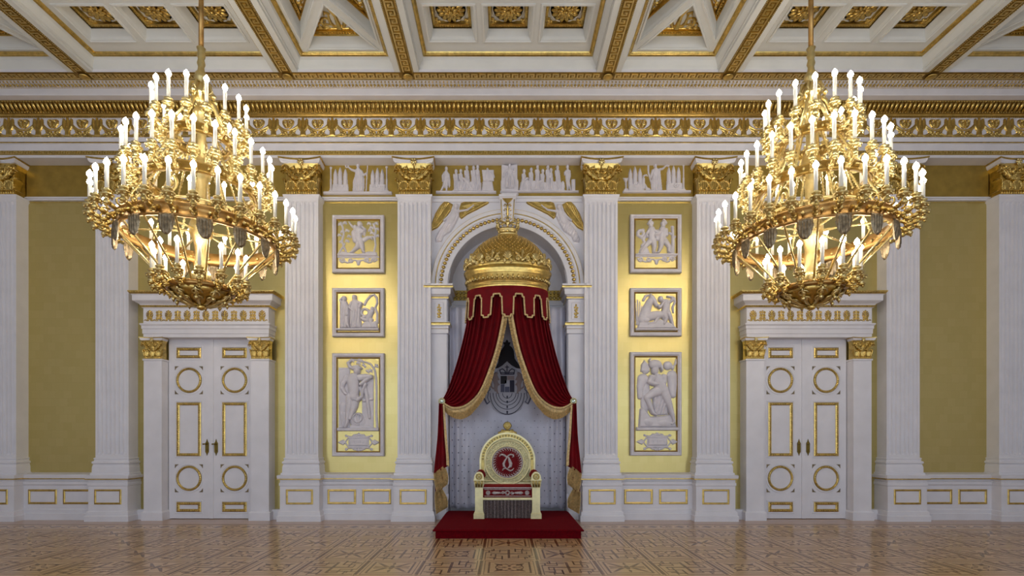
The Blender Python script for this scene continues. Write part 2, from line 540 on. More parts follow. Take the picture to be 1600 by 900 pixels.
# four-armed meander
for q in range(4):
    c, s = (1, 0, -1, 0)[q], (0, 1, 0, -1)[q]
    def R(a, b, c0, d0):
        P = [(a, c0), (b, c0), (b, d0), (a, d0)]
        lozenge(mb, [(x * c - y * s, x * s + y * c) for x, y in P])
    R(-w, w, 0, .25); R(-.12, w, .235, .25)
    R(-.12 - w * .7, -.12 + .004, .10, .25); R(-.26, -.12, .085, .10)
    R(-.285, -.262, .085, .20); R(-.34, -.2, .19, .205)
    R(-.22, -.20, .19, .30); R(-.33, .10, .31, .322)
    R(.08, .10, .12, .32)
    R(.17, .19, .03, .24); R(.17, .26, .23, .245)
strips(mb, [(-.358, -.345, -.34, .34), (.345, .358, -.34, .34)])
IN_KEY = to_mesh(mb, 'meander_inlay', 'inlay')
for j in range(-2, 4):
    for k in range(-14, 15):
        loc = (k * TP, 6.26 + j * TP, 0)
        if abs(loc[0]) > ROOM_X - .36: continue
        t_ = inst(TILE, 'parquet_tile', FLOOR, loc)
        e = (k + j) % 2 == 0
        me = (IN_X if ((k + j) // 2) % 2 else IN_ROS) if e else IN_KEY
        inst(me, 'inlay', t_, loc)
# border of scrolls along the throne wall
mb = MB(); mb.box(-ROOM_X, ROOM_X, 8.80, 9.36, -.012, 0)
BORD = build(mb, 'border_board', 'parquet', FLOOR)
mb = MB()
strips(mb, [(-ROOM_X, ROOM_X, 8.86, 8.875), (-ROOM_X, ROOM_X, 9.24, 9.255), (-ROOM_X, ROOM_X, 9.29, 9.32)])
x = -ROOM_X + .3
while x < ROOM_X - .2:
    arcs(mb, x, 9.06, .11, .3, 5.4, .012, 8); arcs(mb, x + .03, 9.06, .045, 0, 5.0, .012, 6)
    lozenge(mb, [(x + .13, 9.05), (x + .24, 9.15), (x + .33, 9.07), (x + .24, 8.97)])
    x += .48
build(mb, 'scroll_inlay', 'inlay', BORD, kind='stuff')
mb = MB(); mb.box(-ROOM_X, ROOM_X, 9.362, YW + .5, -.012, 0)
build(mb, 'edge_board', 'oak', FLOOR)
mb = MB(); mb.box(-ROOM_X, ROOM_X, ROOM_Y0, 6.26 - 2.5 * TP - .002, -.012, 0)
build(mb, 'front_board', 'parquet', FLOOR)

# ---- ceiling
mb = MB(); mb.box(-ROOM_X, ROOM_X, ROOM_Y0, YW + .6, 8.52, 8.9)
CEIL = S('ceiling', mb, 'ceil', 'white coffered ceiling with gilded key bands and rosettes', 'ceiling')
YF, YB = 6.30, 9.02                          # first row of bays, between the cross beam and the cornice
KW, BW = 0.105, 0.215                        # half widths of the key band and of the whole beam
def key_units(mb, u0, u1, v0, v1, p, Mp, h=.012, flip=False):
    """continuous Greek key between u0..u1, across v0..v1; raised strips of height h"""
    n = max(1, round((u1 - u0) / p)); p = (u1 - u0) / n
    H = v1 - v0; t = .15 * min(p, H)
    def bar(a, b, c, d):
        if flip: c, d = 1 - d, 1 - c
        P = [(a, c), (b, c), (b, d), (a, d)]
        lo = [Mp(u + q[0] * p, v0 + q[1] * H, 0) for q in P]; hi = [Mp(u + q[0] * p, v0 + q[1] * H, h) for q in P]
        mb.rings([lo, hi], smooth=False)
    tu, tv = t / p, t / H
    for i in range(n):
        u = u0 + i * p
        bar(0, tu, .1, .9); bar(tu, .78, .9 - tv, .9); bar(.78 - tu, .78, .36, .9 - tv)
        bar(.36, .78 - tu, .36, .36 + tv); bar(.36, .36 + tu, .36 + tv, .62)
        bar(tu, 1.0, .1, .1 + tv)
def beads(mb, u0, u1, p, Mp, r):
    n = round((u1 - u0) / p)
    for i in range(n):
        mb.octa(Mp(u0 + (u1 - u0) * (i + .5) / n), r)
for bi, bx in enumerate(BEAM_X):
    w_ = BW
    mb = MB()
    mb.box(bx - w_, bx + w_, ROOM_Y0, YB, ZC, 8.3)
    mb.box(bx - w_ - .02, bx + w_ + .02, ROOM_Y0, YB, ZC + .05, 8.3)
    bm_ = build(mb, 'ceiling_beam', 'ceil', CEIL)
    mb = MB(); mb.box(bx - KW - .012, bx + KW + .012, YF - 2.3, YB + .16, ZC - .004, ZC + .01)
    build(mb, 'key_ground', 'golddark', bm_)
    mb = MB()
    Mp = lambda u, v, h, bx=bx: (bx + v, u, ZC - .004 - h)
    key_units(mb, YF - 2.3, YB - .02, -.085, .085, .146, Mp, flip=(bx > 0))
    for sv in (-1, 1): beads(mb, YF - 2.3, YB, .03, lambda u, bx=bx, sv=sv: (bx + sv * .104, u, ZC - .008), .011)
    build(mb, 'key_band', 'goldlight', bm_, kind='stuff')
    mb = MB(); mb.lathe([(.0, 0), (.05, 0), (.075, .006), (.092, .02), (.08, .03)], (bx, YB + .09, ZC - .045), seg=14)
    build(mb, 'boss', 'gold', bm_)
mb = MB()
for yy in (YF, YF - 2.75, YF - 5.5, YF - 8.25):
    mb.box(-ROOM_X, ROOM_X, yy - BW, yy + BW, ZC + .001, 8.32)
cb = build(mb, 'cross_beam', 'ceil', CEIL)
mb = MB()
for a, b in zip(BEAM_X[:-1], BEAM_X[1:]):
    key_units(mb, a + .13, b - .13, -.085, .085, .146, lambda u, v, h: (u, YF + v, ZC - .004 - h))
build(mb, 'key_band', 'gold', cb, kind='stuff')

def rosette_mesh(R):
    mb = MB()
    for ring, (n, r, L, wd, dz) in enumerate([(14, .66, .34, .17, .02), (10, .34, .24, .12, .045)]):
        for i in range(n):
            a = 2 * PI * i / n + ring * .2
            sub = MB(); sub.ball((0, 0, 0), (R * L, R * wd, R * .12), 8, 4)
            c, s = math.cos(a), math.sin(a)
            mb.add([((x + R * r) * c - y * s, (x + R * r) * s + y * c, z - dz) for x, y, z in sub.v], sub.f, True)
    mb.ball((0, 0, -.055), (R * .17, R * .17, R * .16), 10, 5)
    return to_mesh(mb, 'rosette', 'gold')
ROS = rosette_mesh(.24)
mb = MB(); mb.lathe([(.245, .0), (.265, .0), (.268, -.010), (.256, -.016), (.245, -.010), (.245, 0)], seg=28)
ROSRING = to_mesh(mb, 'rosette_ring', 'ceil')
mb = MB(); mb.ball((0, 0, -.01), (.055, .055, .03), 8, 4)
for q in range(5): mb.ball((.055 * math.cos(q * 1.257), .055 * math.sin(q * 1.257), -.008), (.03, .03, .02), 6, 3)
CORNER = to_mesh(mb, 'corner_leaf', 'gold')
Mc = lambda u, v, h: (u, v, h)
def cove(mb, pts, z0=ZC):
    mb.frame(pts, [(-.05, z0 + .02), (-.02, z0 + .03), (.0, z0 + .05), (.03, z0 + .10), (.075, z0 + .165), (.09, z0 + .23), (.12, z0 + .26), (-.05, z0 + .26)], Mc)
def coffer_common(xa, xb, name):
    pts = [(xa, YF + BW), (xb, YF + BW), (xb, YB), (xa, YB)]
    root_mb = MB(); cove(root_mb, pts)
    root = build(root_mb, name, 'ceil', CEIL)
    mb = MB()
    mb.frame(pts, [(.085, ZC + .255), (.085, ZC + .215), (.10, ZC + .205), (.125, ZC + .215), (.14, ZC + .235), (.15, ZC + .255)], Mc)
    for (a, b) in zip(pts, pts[1:] + pts[:1]):
        L = math.hypot(b[0] - a[0], b[1] - a[1]); ux, uy = (b[0] - a[0]) / L, (b[1] - a[1]) / L
        beads(mb, .13, L - .13, .032, lambda u: (a[0] + ux * u - uy * .142, a[1] + uy * u + ux * .142, ZC + .228), .012)
    build(mb, 'gilt_moulding', 'gold', root)
    return root, (xa + .13, xb - .13, YF + BW + .13, YB - .13)
def scroll_shapes(W_, H_):
    """gilded foliage filling a triangle: base W_ wide, apex H_ up (drawing units)"""
    L = [('p', [(-W_ * .055, 0), (W_ * .055, 0), (W_ * .03, -H_ * .38), (W_ * .09, -H_ * .6), (0, -H_ * .86), (-W_ * .09, -H_ * .6), (-W_ * .03, -H_ * .38)], 9, 5)]
    for s in (-1, 1):
        L += [('c', [(s * W_ * .05, -H_ * .08, 5), (s * W_ * .10, -H_ * .10, 8), (s * W_ * .14, -H_ * .22, 7), (s * W_ * .12, -H_ * .42, 4)], 8, 0),
              spiral(s * W_ * .20, -H_ * .22, H_ * .17, H_ * .04, PI / 2, s * -1.4, 5, h=7),
              spiral(s * W_ * .335, -H_ * .12, H_ * .10, H_ * .03, PI / 2, s * 1.3, 4, h=6),
              ('c', [(s * W_ * .10, -H_ * .46, 6), (s * W_ * .17, -H_ * .50, 5), (s * W_ * .2, -H_ * .42, 3)], 7, 0),
              ('c', [(s * W_ * .27, -H_ * .28, 6), (s * W_ * .30, -H_ * .2, 4)], 6, 0),
              ('c', [(s * W_ * .40, -H_ * .05, 5), (s * W_ * .45, -H_ * .03, 3)], 5, 0)]
    L.append(('p', [(-W_ * .5, 0), (W_ * .5, 0), (W_ * .47, -H_ * .045), (-W_ * .47, -H_ * .045)], 5, 3))
    return L
def rosette_bay(xa, xb):
    root, (x0, x1, y0, y1) = coffer_common(xa + BW, xb - BW, 'rosette_coffer')
    cxm = (x0 + x1) / 2; pitch = .93; ys_ = [7.27, 8.28]
    cw, cd = .375, .345
    z0, z1 = ZC + .255, 8.53
    cols = [cxm + i * pitch for i in (-1, 0, 1)]
    mb = MB()
    edges = [x0] + [v for c in cols for v in (c - cw, c + cw)] + [x1]
    for i in range(0, len(edges), 2): mb.box(edges[i], edges[i + 1], y0, y1, z0, z1)
    ye = [y0] + [v for c in ys_ for v in (c - cd, c + cd)] + [y1]
    for i in range(0, len(ye), 2):
        for c in cols: mb.box(c - cw, c + cw, ye[i], ye[i + 1], z0, z1)
    for c in cols:
        for y in ys_:
            P = [(c - cw, y - cd), (c + cw, y - cd), (c + cw, y + cd), (c - cw, y + cd)]
            mb.frame(P, [(-.045, z0 + .002), (-.045, z0 - .014), (-.015, z0 - .018), (0, z0 + .01), (.02, z0 + .05), (.05, z0 + .16), (-.01, z0 + .16)], Mc)
    build(mb, 'coffer_grid', 'ceil', root)
    for c in cols:
        for y in ys_:
            P = [(c - cw + .045, y - cd + .045), (c + cw - .045, y - cd + .045), (c + cw - .045, y + cd - .045), (c - cw + .045, y + cd - .045)]
            mb = MB()
            mb.frame(P, [(-.01, 8.52), (-.01, 8.455), (.02, 8.45), (.05, 8.47), (.06, 8.52)], Mc)
            for (a, b) in zip(P, P[1:] + P[:1]):
                L = math.hypot(b[0] - a[0], b[1] - a[1]); ux, uy = (b[0] - a[0]) / L, (b[1] - a[1]) / L
                beads(mb, .03, L - .03, .042, lambda u: (a[0] + ux * u - uy * .028, a[1] + uy * u + ux * .028, 8.452), (.016, .016, .012))
            build(mb, 'gilt_frame', 'gold', root)
            inst(ROS, 'rosette', root, (c, y, 8.515))
            inst(ROSRING, 'rosette_ring', root, (c, y, 8.52))
            for sx in (-1, 1):
                for sy in (-1, 1): inst(CORNER, 'corner_leaf', root, (c + sx * .27, y + sy * .235, 8.51))
def inset(tri, ds):
    out = []
    n = len(tri); L = []
    cx_ = sum(p[0] for p in tri) / n; cy_ = sum(p[1] for p in tri) / n
    for i in range(n):
        a, b = tri[i], tri[(i + 1) % n]
        nx, ny = -(b[1] - a[1]), b[0] - a[0]; q = math.hypot(nx, ny); nx /= q; ny /= q
        if nx * (cx_ - a[0]) + ny * (cy_ - a[1]) < 0: nx, ny = -nx, -ny
        L.append((nx, ny, nx * a[0] + ny * a[1] + ds[i]))
    for i in range(n):
        a, b = L[i - 1], L[i]
        D = a[0] * b[1] - a[1] * b[0]
        out.append(((a[2] * b[1] - a[1] * b[2]) / D, (a[0] * b[2] - a[2] * b[0]) / D))
    return out
TRI = {}
def diagonal_bay(xa, xb):
    root, (x0, x1, y0, y1) = coffer_common(xa + BW, xb - BW, 'triangle_coffer')
    z0, z1 = ZC + .255, 8.53
    c = ((x0 + x1) / 2, (y0 + y1) / 2)
    cor = [(x0, y0), (x1, y0), (x1, y1), (x0, y1)]
    mb = MB()
    for (a, b, e, f) in [(x0, x1, y0, y0 + .10), (x0, x1, y1 - .10, y1), (x0, x0 + .10, y0, y1), (x1 - .10, x1, y0, y1)]: mb.box(a, b, e, f, z0, z1)
    for di, (a, b) in enumerate([(0, 2), (1, 3)]):
        p, q = cor[a], cor[b]; L = math.hypot(q[0] - p[0], q[1] - p[1]); nx, ny = -(q[1] - p[1]) / L * .085, (q[0] - p[0]) / L * .085
        mb.prismz([(p[0] + nx, p[1] + ny), (q[0] + nx, q[1] + ny), (q[0] - nx, q[1] - ny), (p[0] - nx, p[1] - ny)], z0 - .003 - .002 * di, z1)
    tris = []
    for i in range(4):
        t = inset([cor[i], cor[(i + 1) % 4], c], [.10, .085, .085])
        # inset() returns corner i between edges i-1 and i
        tris.append(t)
        mb.frame(t, [(-.04, z0 + .002), (-.04, z0 - .016), (-.012, z0 - .02), (0, z0 + .01), (.015, z0 + .05), (.04, z0 + .17), (-.01, z0 + .17)], Mc)
    build(mb, 'coffer_grid', 'ceil', root)
    for i, t in enumerate(tris):
        ti = inset(t, [.035] * 3)
        mb = MB()
        mb.frame(ti, [(-.01, 8.52), (-.01, 8.445), (.012, 8.44), (.02, 8.46), (.022, 8.52)], Mc)
        a, b = ti[0], ti[1]
        L = math.hypot(b[0] - a[0], b[1] - a[1]); ux, uy = (b[0] - a[0]) / L, (b[1] - a[1]) / L
        sgn = 1 if (c[0] - a[0]) * -uy + (c[1] - a[1]) * ux > 0 else -1
        mb.prismz([a, b, (b[0] - (uy + ux) * .06 * sgn, b[1] + (ux - uy) * .06 * sgn), (a[0] + (ux - uy) * .06 * sgn, a[1] + (ux + uy) * .06 * sgn)] if sgn > 0 else
                  [a, b, (b[0] + uy * .06 - ux * .06, b[1] - ux * .06 - uy * .06), (a[0] + uy * .06 + ux * .06, a[1] - ux * .06 + uy * .06)], 8.475, 8.52)
        beads(mb, .07, L - .07, .046, lambda u: (a[0] + ux * u - uy * .035 * sgn, a[1] + uy * u + ux * .035 * sgn, 8.468), (.018, .018, .014))
        build(mb, 'gilt_frame', 'gold', root)
        apex = ti[2]
        hh = abs((apex[0] - a[0]) * -uy + (apex[1] - a[1]) * ux)
        key = (round(L, 3), round(hh, 3))
        if key not in TRI: TRI[key] = motif_mesh('foliage', 'gold', scroll_shapes((L - .12) * 300, (hh - .07) * 300), 1.6, 1 / 300.0, 1.0)
        mx, my = (a[0] + b[0]) / 2 - uy * .062 * sgn, (a[1] + b[1]) / 2 + ux * .062 * sgn
        # ornament lies face down, foot on the base of the triangle, tip towards the apex
        dirx, diry = apex[0] - mx, apex[1] - my
        ang = math.atan2(diry, dirx) + PI / 2
        inst(TRI[key], 'foliage', root, (mx, my, 8.516), rot=(PI / 2, 0, ang))
rosette_bay(-7.53, -3.92); diagonal_bay(-3.92, -1.78); rosette_bay(-1.78, 1.78); diagonal_bay(1.78, 3.92); rosette_bay(3.92, 7.53)
diagonal_bay(-9.67, -7.53); diagonal_bay(7.53, 9.67)

# ================================================================== throne wall
mb = MB()
for s in (-1, 1):
    a, b = sorted((s * 1.45, s * ROOM_X))
    mb.box(a, b, YW, YW + .6, 0, 8.2)
mb.box(-1.45, 1.45, YW + .45, YW + .6, 0, 8.2)
mb.box(-1.45, 1.45, YW - .02, YW + .45, 6.2, 8.2)
WALL = S('wall_back', mb, 'goldwall', 'gold leaf wall behind the throne with white pilasters and reliefs', 'wall')

# gold friezes above the bays stay plain gold ground; white cap line and bright fillet above each gold field
for a, b in zip(PIL_X[:-1], PIL_X[1:]):
    x0, x1 = a + .31, b - .31
    mb = MB(); mb.box(x0, x1, YW - .05, YW, 6.19, 6.26); mb.box(x0, x1, YW - .08, YW, 6.215, 6.24)
    build(mb, 'cap_moulding', 'white', WALL)
    mb = MB(); mb.box(x0, x1, YW - .022, YW, 6.165, 6.18)
    build(mb, 'gilt_fillet', 'goldlight', WALL)
    mb = MB(); mb.box(x0, x1, YW - .035, YW, 6.26, 6.92)
    build(mb, 'frieze_ground', 'goldpaint', WALL)
# dado under the gold fields
def dado(x0, x1, nf):
    mb = MB()
    mb.sweepx([(YW, 0), (9.80, 0), (9.80, .12), (9.815, .13), (9.815, .19), (9.84, .215), (9.84, .66), (9.82, .68), (9.82, .73), (9.84, .745), (9.84, .79), (9.80, .80), (9.79, .86), (9.81, .875), (YW, .90)], x0, x1)
    d_ = build(mb, 'dado', 'white', WALL)
    mb = MB(); mb.box(x0, x1, 9.785, 9.80, .785, .802)
    build(mb, 'gilt_line', 'gold', d_)
    if nf:
        cx_ = (x0 + x1) / 2
        for s in (-1, 1):
            mb = MB(); mb.rframe(cx_ + s * .335 - .275, cx_ + s * .335 + .275, .30, .585, .04, 9.84, .014)
            build(mb, 'gilt_frame', 'gold', d_)
for s in (-1, 1):
    for (a, b) in [(1.78, 3.92), (7.53, 9.67)]:
        x0, x1 = sorted((s * (a + .3), s * (b - .3)))
        dado(x0, x1, 2)
# low white skirting beside the doors
for s in (-1, 1):
    for (a, b) in [(4.28, 4.56), (6.90, 7.2)]:
        x0, x1 = sorted((s * a, s * b))
        mb = MB(); mb.box(x0, x1, 9.86, YW, 0, .17); mb.box(x0, x1, 9.88, YW, .17, .19)
        build(mb, 'baseboard_back', 'white', None, (0, 0, 0), label='low white skirting board %s the %s double door' % ('left of' if x0 < (-5.7 if s < 0 else 5.7) else 'right of', 'left' if s < 0 else 'right'), cat='skirting', kind='structure')

# ---- arch with its niche
ZS, RI, RO = 4.51, 1.155, 1.475
ARCH = empty('trim_1', (0, YW, 0), label='white arched niche framing the throne canopy, gilded beads on its archivolt', cat='arch', kind='structure')
mb = MB()
N = 40
for i in range(N):
    xa, xb = -RI + 2 * RI * i / N, -RI + 2 * RI * (i + 1) / N
    za, zb = ZS + math.sqrt(max(0, RI * RI - xa * xa)), ZS + math.sqrt(max(0, RI * RI - xb * xb))
    mb.rings([[(xa, 9.93, za), (xa, 10.43, za), (xa, 10.43, 6.2), (xa, 9.93, 6.2)], [(xb, 9.93, zb), (xb, 10.43, zb), (xb, 10.43, 6.2), (xb, 9.93, 6.2)]], smooth=False)
for s in (-1, 1):
    a, b = sorted((s * RI, s * 1.5)); mb.box(a, b, 9.93, 10.43, 0, 6.2)
mb.sweepx([(9.93, 6.13), (9.90, 6.14), (9.89, 6.19), (9.87, 6.2), (9.87, 6.235), (9.93, 6.26)], -1.5, 1.5)
build(mb, 'arch_wall', 'white', ARCH)
mb = MB(); mb.box(-RI - .02, RI + .02, 10.40, 10.46, 0, ZS + RI + .02)
NICHE = build(mb, 'niche_back', 'white', ARCH)
mb = MB()
mb.ring_y([(RI, 9.93), (RI, 9.885), (RI + .01, 9.88), (1.235, 9.88), (1.24, 9.893), (1.335, 9.893), (1.34, 9.875), (1.40, 9.87), (1.41, 9.88), (1.45, 9.86), (RO, 9.86), (RO, 9.93)], (0, ZS), 0, PI, 56, smooth=False)
ARV = build(mb, 'archivolt', 'white', ARCH)
mb = MB()
for r in (1.392, 1.468): mb.ring_y([(r - .011, 9.872), (r, 9.856), (r + .011, 9.872)], (0, ZS), 0, PI, 56)
build(mb, 'gilt_line', 'gold', ARV)
mb = MB()
for i in range(50):
    t = PI * (i + .5) / 50
    mb.ball((1.287 * math.cos(t), 9.885, ZS + 1.287 * math.sin(t)), (.040, .03, .036), 8, 4)
build(mb, 'bead_garland', 'gold', ARV, kind='stuff')
GUIL = None
for s in (-1, 1):
    x0, x1 = sorted((s * 1.17, s * 1.47)); xc = (x0 + x1) / 2
    pier = MB(); pier.box(x0, x1, 9.88, 10.40, 0, 3.60)
    pier.box(x0 - .0, x1 + .0, 9.86, 10.40, 0, .2)
    pr = build(pier, 'pier', 'white', ARCH)
    mb = MB()
    mb.wrap([(0, 3.58), (.03, 3.585), (.03, 3.66), (.035, 3.67), (.035, 3.72), (.06, 3.73), (.06, 3.80), (0.0, 3.81), (0.0, 4.24), (.03, 4.25), (.03, 4.30), (.075, 4.33), (.08, 4.42), (.12, 4.44), (.125, 4.49), (.125, 4.515)], xc, .15, 9.87, 10.40)
    im = build(mb, 'impost', 'white', pr)
    mb = MB()
    for (z0, z1, o) in [(3.735, 3.795, .066), (3.665, 3.68, .04), (4.25, 4.295, .036), (4.435, 4.485, .128)]:
        mb.wrap([(o - .03, z0), (o, z0 + .005), (o + .004, (z0 + z1) / 2), (o, z1 - .005), (o - .03, z1)], xc, .15, 9.87, 10.40)
    build(mb, 'gilt_band', 'gold', pr)
    mb = MB(); mb.rframe(xc - .085, xc + .085, 3.86, 4.19, .012, 9.87, .008)
    build(mb, 'panel_line', 'white', pr)
    sh = [('e', 0, -34, 5, 8, 0, 4), ('e', 0, 0, 7, 9, 0, 5), ('e', 0, 30, 6, 9, 0, 4)]
    for q in (-1, 1):
        sh += [spiral(q * 6, -20, 6, 1.5, 0, q * 1.2, 2.2), spiral(q * 6, 16, 7, 1.5, 0, -q * 1.2, 2.4), ('c', [(q * 4, -10, 3), (q * 9, -4, 2)], 3, 0), ('c', [(q * 4, 40, 3), (q * 10, 34, 2)], 3, 0)]
    if GUIL is None: GUIL = motif_mesh('impost_ornament', 'gold', sh, .9, .0032)
    inst(GUIL, 'impost_ornament', pr, (xc, 9.869, 4.02))
    # niche back bands
    a, b = sorted((s * .62, s * (RI - .02)))
    mb = MB(); mb.box(a, b, 10.385, 10.40, 4.36, 4.56)
    bd = build(mb, 'gilt_frieze_ground', 'goldpaint', NICHE)
    mb = MB()
    for i in range(7):
        for r_ in range(2): mb.octa((a + (b - a) * (i + .5) / 7, 10.383, 4.41 + r_ * .1), (.032, .012, .045))
    build(mb, 'gilt_frieze', 'goldlight', NICHE, kind='stuff')
    mb = MB(); mb.rframe(a + .02, b + .02, 3.83, 4.28, .025, 10.40, .015); mb.box(a, b, 10.38, 10.40, 3.775, 3.795)
    build(mb, 'niche_panel', 'white', NICHE)
    mb = MB(); mb.box(a, b, 10.37, 10.40, 3.765, 3.785)
    for i in range(8):
        for r_ in range(3):
            mb.ring_y([(.038, 10.40), (.045, 10.385), (.052, 10.40)], (a + .04 + (b - a - .08) * i / 7, 3.61 + .05 * r_), 0, 2 * PI, 10)
    build(mb, 'lattice_band', 'goldlight', NICHE, kind='stuff')
    sh = [spiral(-14, 0, 10, 3, PI, 1.2, 2.5), spiral(14, 0, 10, 3, 0, -1.2, 2.5), ('e', 0, 0, 6, 12, 0, 4), ('r', -30, 0, 7, 2.5, 3), ('r', 30, 0, 7, 2.5, 3)]
    inst(motif_mesh('panel_emblem', 'gold', sh, .9, .0032), 'panel_emblem', NICHE, ((a + b) / 2 + s * -.02, 10.398, 4.05))

# keystone
mb = MB()
zt, zb_ = 6.19, 5.63
mb.rings([[(-.165, 9.70, zt), (.165, 9.70, zt), (.165, 9.93, zt), (-.165, 9.93, zt)],
          [(-.165, 9.70, zt - .03), (.165, 9.70, zt - .03), (.165, 9.93, zt - .03), (-.165, 9.93, zt - .03)],
          [(-.145, 9.73, zt - .06), (.145, 9.73, zt - .06), (.145, 9.93, zt - .06), (-.145, 9.93, zt - .06)],
          [(-.135, 9.75, zt - .2), (.135, 9.75, zt - .2), (.135, 9.93, zt - .2), (-.135, 9.93, zt - .2)],
          [(-.12, 9.83, zt - .42), (.12, 9.83, zt - .42), (.12, 9.93, zt - .42), (-.12, 9.93, zt - .42)],
          [(-.11, 9.84, zb_), (.11, 9.84, zb_), (.11, 9.93, zb_), (-.11, 9.93, zb_)]], smooth=False)
KEY = build(mb, 'keystone', 'white', ARCH)
mb = MB()
for s in (-1, 1):
    mb.tube([(s * .125, 9.735, zt - .08), (s * .12, 9.742, zt - .2), (s * .105, 9.82, zt - .42), (s * .10, 9.83, zb_)], .009, 5)
mb.prism([(-.1, zt - .07), (.1, zt - .07), (.05, zt - .13), (0, zt - .17), (-.05, zt - .13)], 9.71, 9.76)
mb.tube([(0, 9.72, zt - .16), (0, 9.735, zt - .22), (0, 9.81, zt - .42), (0, 9.83, zb_ + .03)], [.012, .02, .022, .012], 6)
for i in range(4):
    for s in (-1, 1):
        zz = zt - .2 - .07 * i; yy = 9.735 + .09 * min(1, i / 2.6)
        mb.tube([(s * .01, yy, zz), (s * .05, yy, zz + .03), (s * .07, yy, zz - .005), (s * .045, yy + .005, zz - .015)], [.012, .012, .01, .006], 5)
build(mb, 'gilt_foliage', 'gold', KEY)

# spandrel angels
T_I = (660, 300, 5.0)
def angel(sg, parent, nm):
    mx = lambda L: L
    def fx(p): return (p[0], p[1]) if sg < 0 else (1330 - p[0], p[1])
    def C(pts, h, base=0): return ('c', [fx(p) + (p[2],) for p in pts], h, base)
    def P(pts, h, bev, f=None): return ('p', [fx(p) for p in pts], h, bev, f) if f else ('p', [fx(p) for p in pts], h, bev)
    body = [C([(262, 112, 18), (264, 120, 17)], 14, 6), C([(256, 130, 9), (250, 150, 14)], 10, 4), C([(252, 158, 26), (240, 200, 24), (222, 235, 26)], 14, 4),
            P([(225, 150), (285, 160), (290, 190), (262, 250), (225, 310), (165, 350), (150, 390), (105, 392), (100, 370), (120, 320), (190, 220)], 11, 8, (26, .18, .55)),
            C([(278, 155, 11), (310, 152, 9), (350, 145, 8), (385, 122, 6), (400, 108, 5)], 9, 6),
            C([(235, 160, 11), (200, 200, 9), (170, 225, 7)], 8, 8), C([(130, 372, 9), (112, 388, 6)], 7, 0)]
    a = relief('angel', 'plaster', body, T_I, 9.93, parent)
    w1 = [P([(60, 310), (72, 250), (100, 170), (140, 105), (170, 75), (195, 70), (215, 85), (238, 98), (220, 150), (175, 215), (120, 280)], 9, 7)]
    w2 = [P([(288, 130), (302, 88), (335, 70), (440, 68), (535, 72), (505, 98), (430, 138), (350, 178), (305, 212), (290, 195)], 9, 7)]
    for i in range(5):
        w1 += [('g', [fx((205 - i * 22, 95 + i * 12)) + (3,), fx((140 - i * 14, 190 + i * 22)) + (3,)], 4)]
        w2 += [('g', [fx((315 + i * 14, 120 + i * 4)) + (3,), fx((470 - i * 35, 85 + i * 22)) + (3,)], 4)]
    relief('wing', 'gold', w1, T_I, 9.93, a, label='gilded wing')
    relief('wing', 'gold', w2, T_I, 9.93, a, label='gilded wing')
angel(-1, ARCH, 'angel'); angel(1, ARCH, 'angel')
# ================================================================== capitals and pilasters
def leaf_mesh(name, Wd, H, bulge, curl, lobes=5, m='gold'):
    nu, nv = 8, 12
    def P(i, j, back):
        u = i / nu * 2 - 1; v = j / nv
        wv = Wd * .5 * (math.sin(PI * min(1, .18 + .82 * v) ** .9) ** .55 if v < 1 else 0.15)
        wv = Wd * .5 * max(.15, (.72 + .5 * v) * (1 - max(0, v - .55) ** 2 * 3.6)) * (1 + .14 * math.sin(v * lobes * 2 * PI) * abs(u))
        x = u * wv
        y = -bulge * math.sin(v * PI * .55) - curl * max(0, v - .62) ** 2 * 7
        z = H * (v - .9 * max(0, v - .72) ** 2 * 3.2)
        y += -.10 * Wd * (math.cos(u * PI) * .35) - .03 * Wd * math.cos(u * PI * 4)
        if back: y += .022
        return (x, y, z)
    mb = MB()
    rs = []
    for j in range(nv + 1):
        rs.append([P(i, j, False) for i in range(nu + 1)] + [P(i, j, True) for i in range(nu, -1, -1)])
    mb.rings(rs, smooth=True)
    return to_mesh(mb, name, m)
LEAF_LOW = leaf_mesh('acanthus_leaf', .215, .27, .03, .05)
LEAF_UP = leaf_mesh('acanthus_leaf', .19, .30, .04, .07)
def volute_mesh():
    mb = MB(); P = []; R = []
    for i in range(30):
        t = i / 29; a = -PI * .75 + t * 2 * PI * 1.6; r = .098 * (1 - t) + .012
        P.append((r * math.cos(a), -.012 * (1 - t), r * math.sin(a))); R.append(.024 * (1 - .5 * t))
    P = [(-.19, .03, -.25), (-.13, .02, -.18)] + P; R = [.018, .022] + R
    mb.tube(P, R, 7); mb.ball((0, -.012, 0), .024, 7, 4)
    return to_mesh(mb, 'volute', 'gold')
VOL = volute_mesh()
def helix_mesh():
    mb = MB()
    for s in (-1, 1):
        P = []; R = []
        for i in range(20):
            t = i / 19; a = PI * .5 + s * (PI * .2 - t * 2 * PI * 1.2); r = .055 * (1 - t) + .008
            P.append((s * .055 + r * math.cos(a), -.005, .02 + r * math.sin(a))); R.append(.014)
        mb.tube([(s * .10, 0, -.14)] + P, [.012] + R, 6)
    mb.ball((0, -.02, -.10), (.09, .03, .05), 10, 5)
    for i in range(5): mb.ball((-.07 + .035 * i, -.035, -.115 + .012 * abs(i - 2)), (.017, .02, .04), 6, 3)
    return to_mesh(mb, 'helix', 'gold')
HELIX = helix_mesh()
def cap_low():
    L = [('p', [(-62, 60), (-66, -40), (-40, -70), (40, -70), (66, -40), (62, 60)], 10, 6)]
    for i in range(14):
        a = PI * .78 + i / 13 * PI * 1.44 + 0
        x, y = 64 * math.cos(a), 62 * math.sin(a)
        L.append(('e', x * 1.0, y, 17, 13, a, 26))
    for x in (-28, 0, 28): L.append(('c', [(x * .5, 70, 7), (x, 10, 11), (x * 1.15, -35, 8)], 18, 0))
    for i in range(5): L.append(('e', -56 + i * 28, 68, 14, 10, 0, 24))
    return L
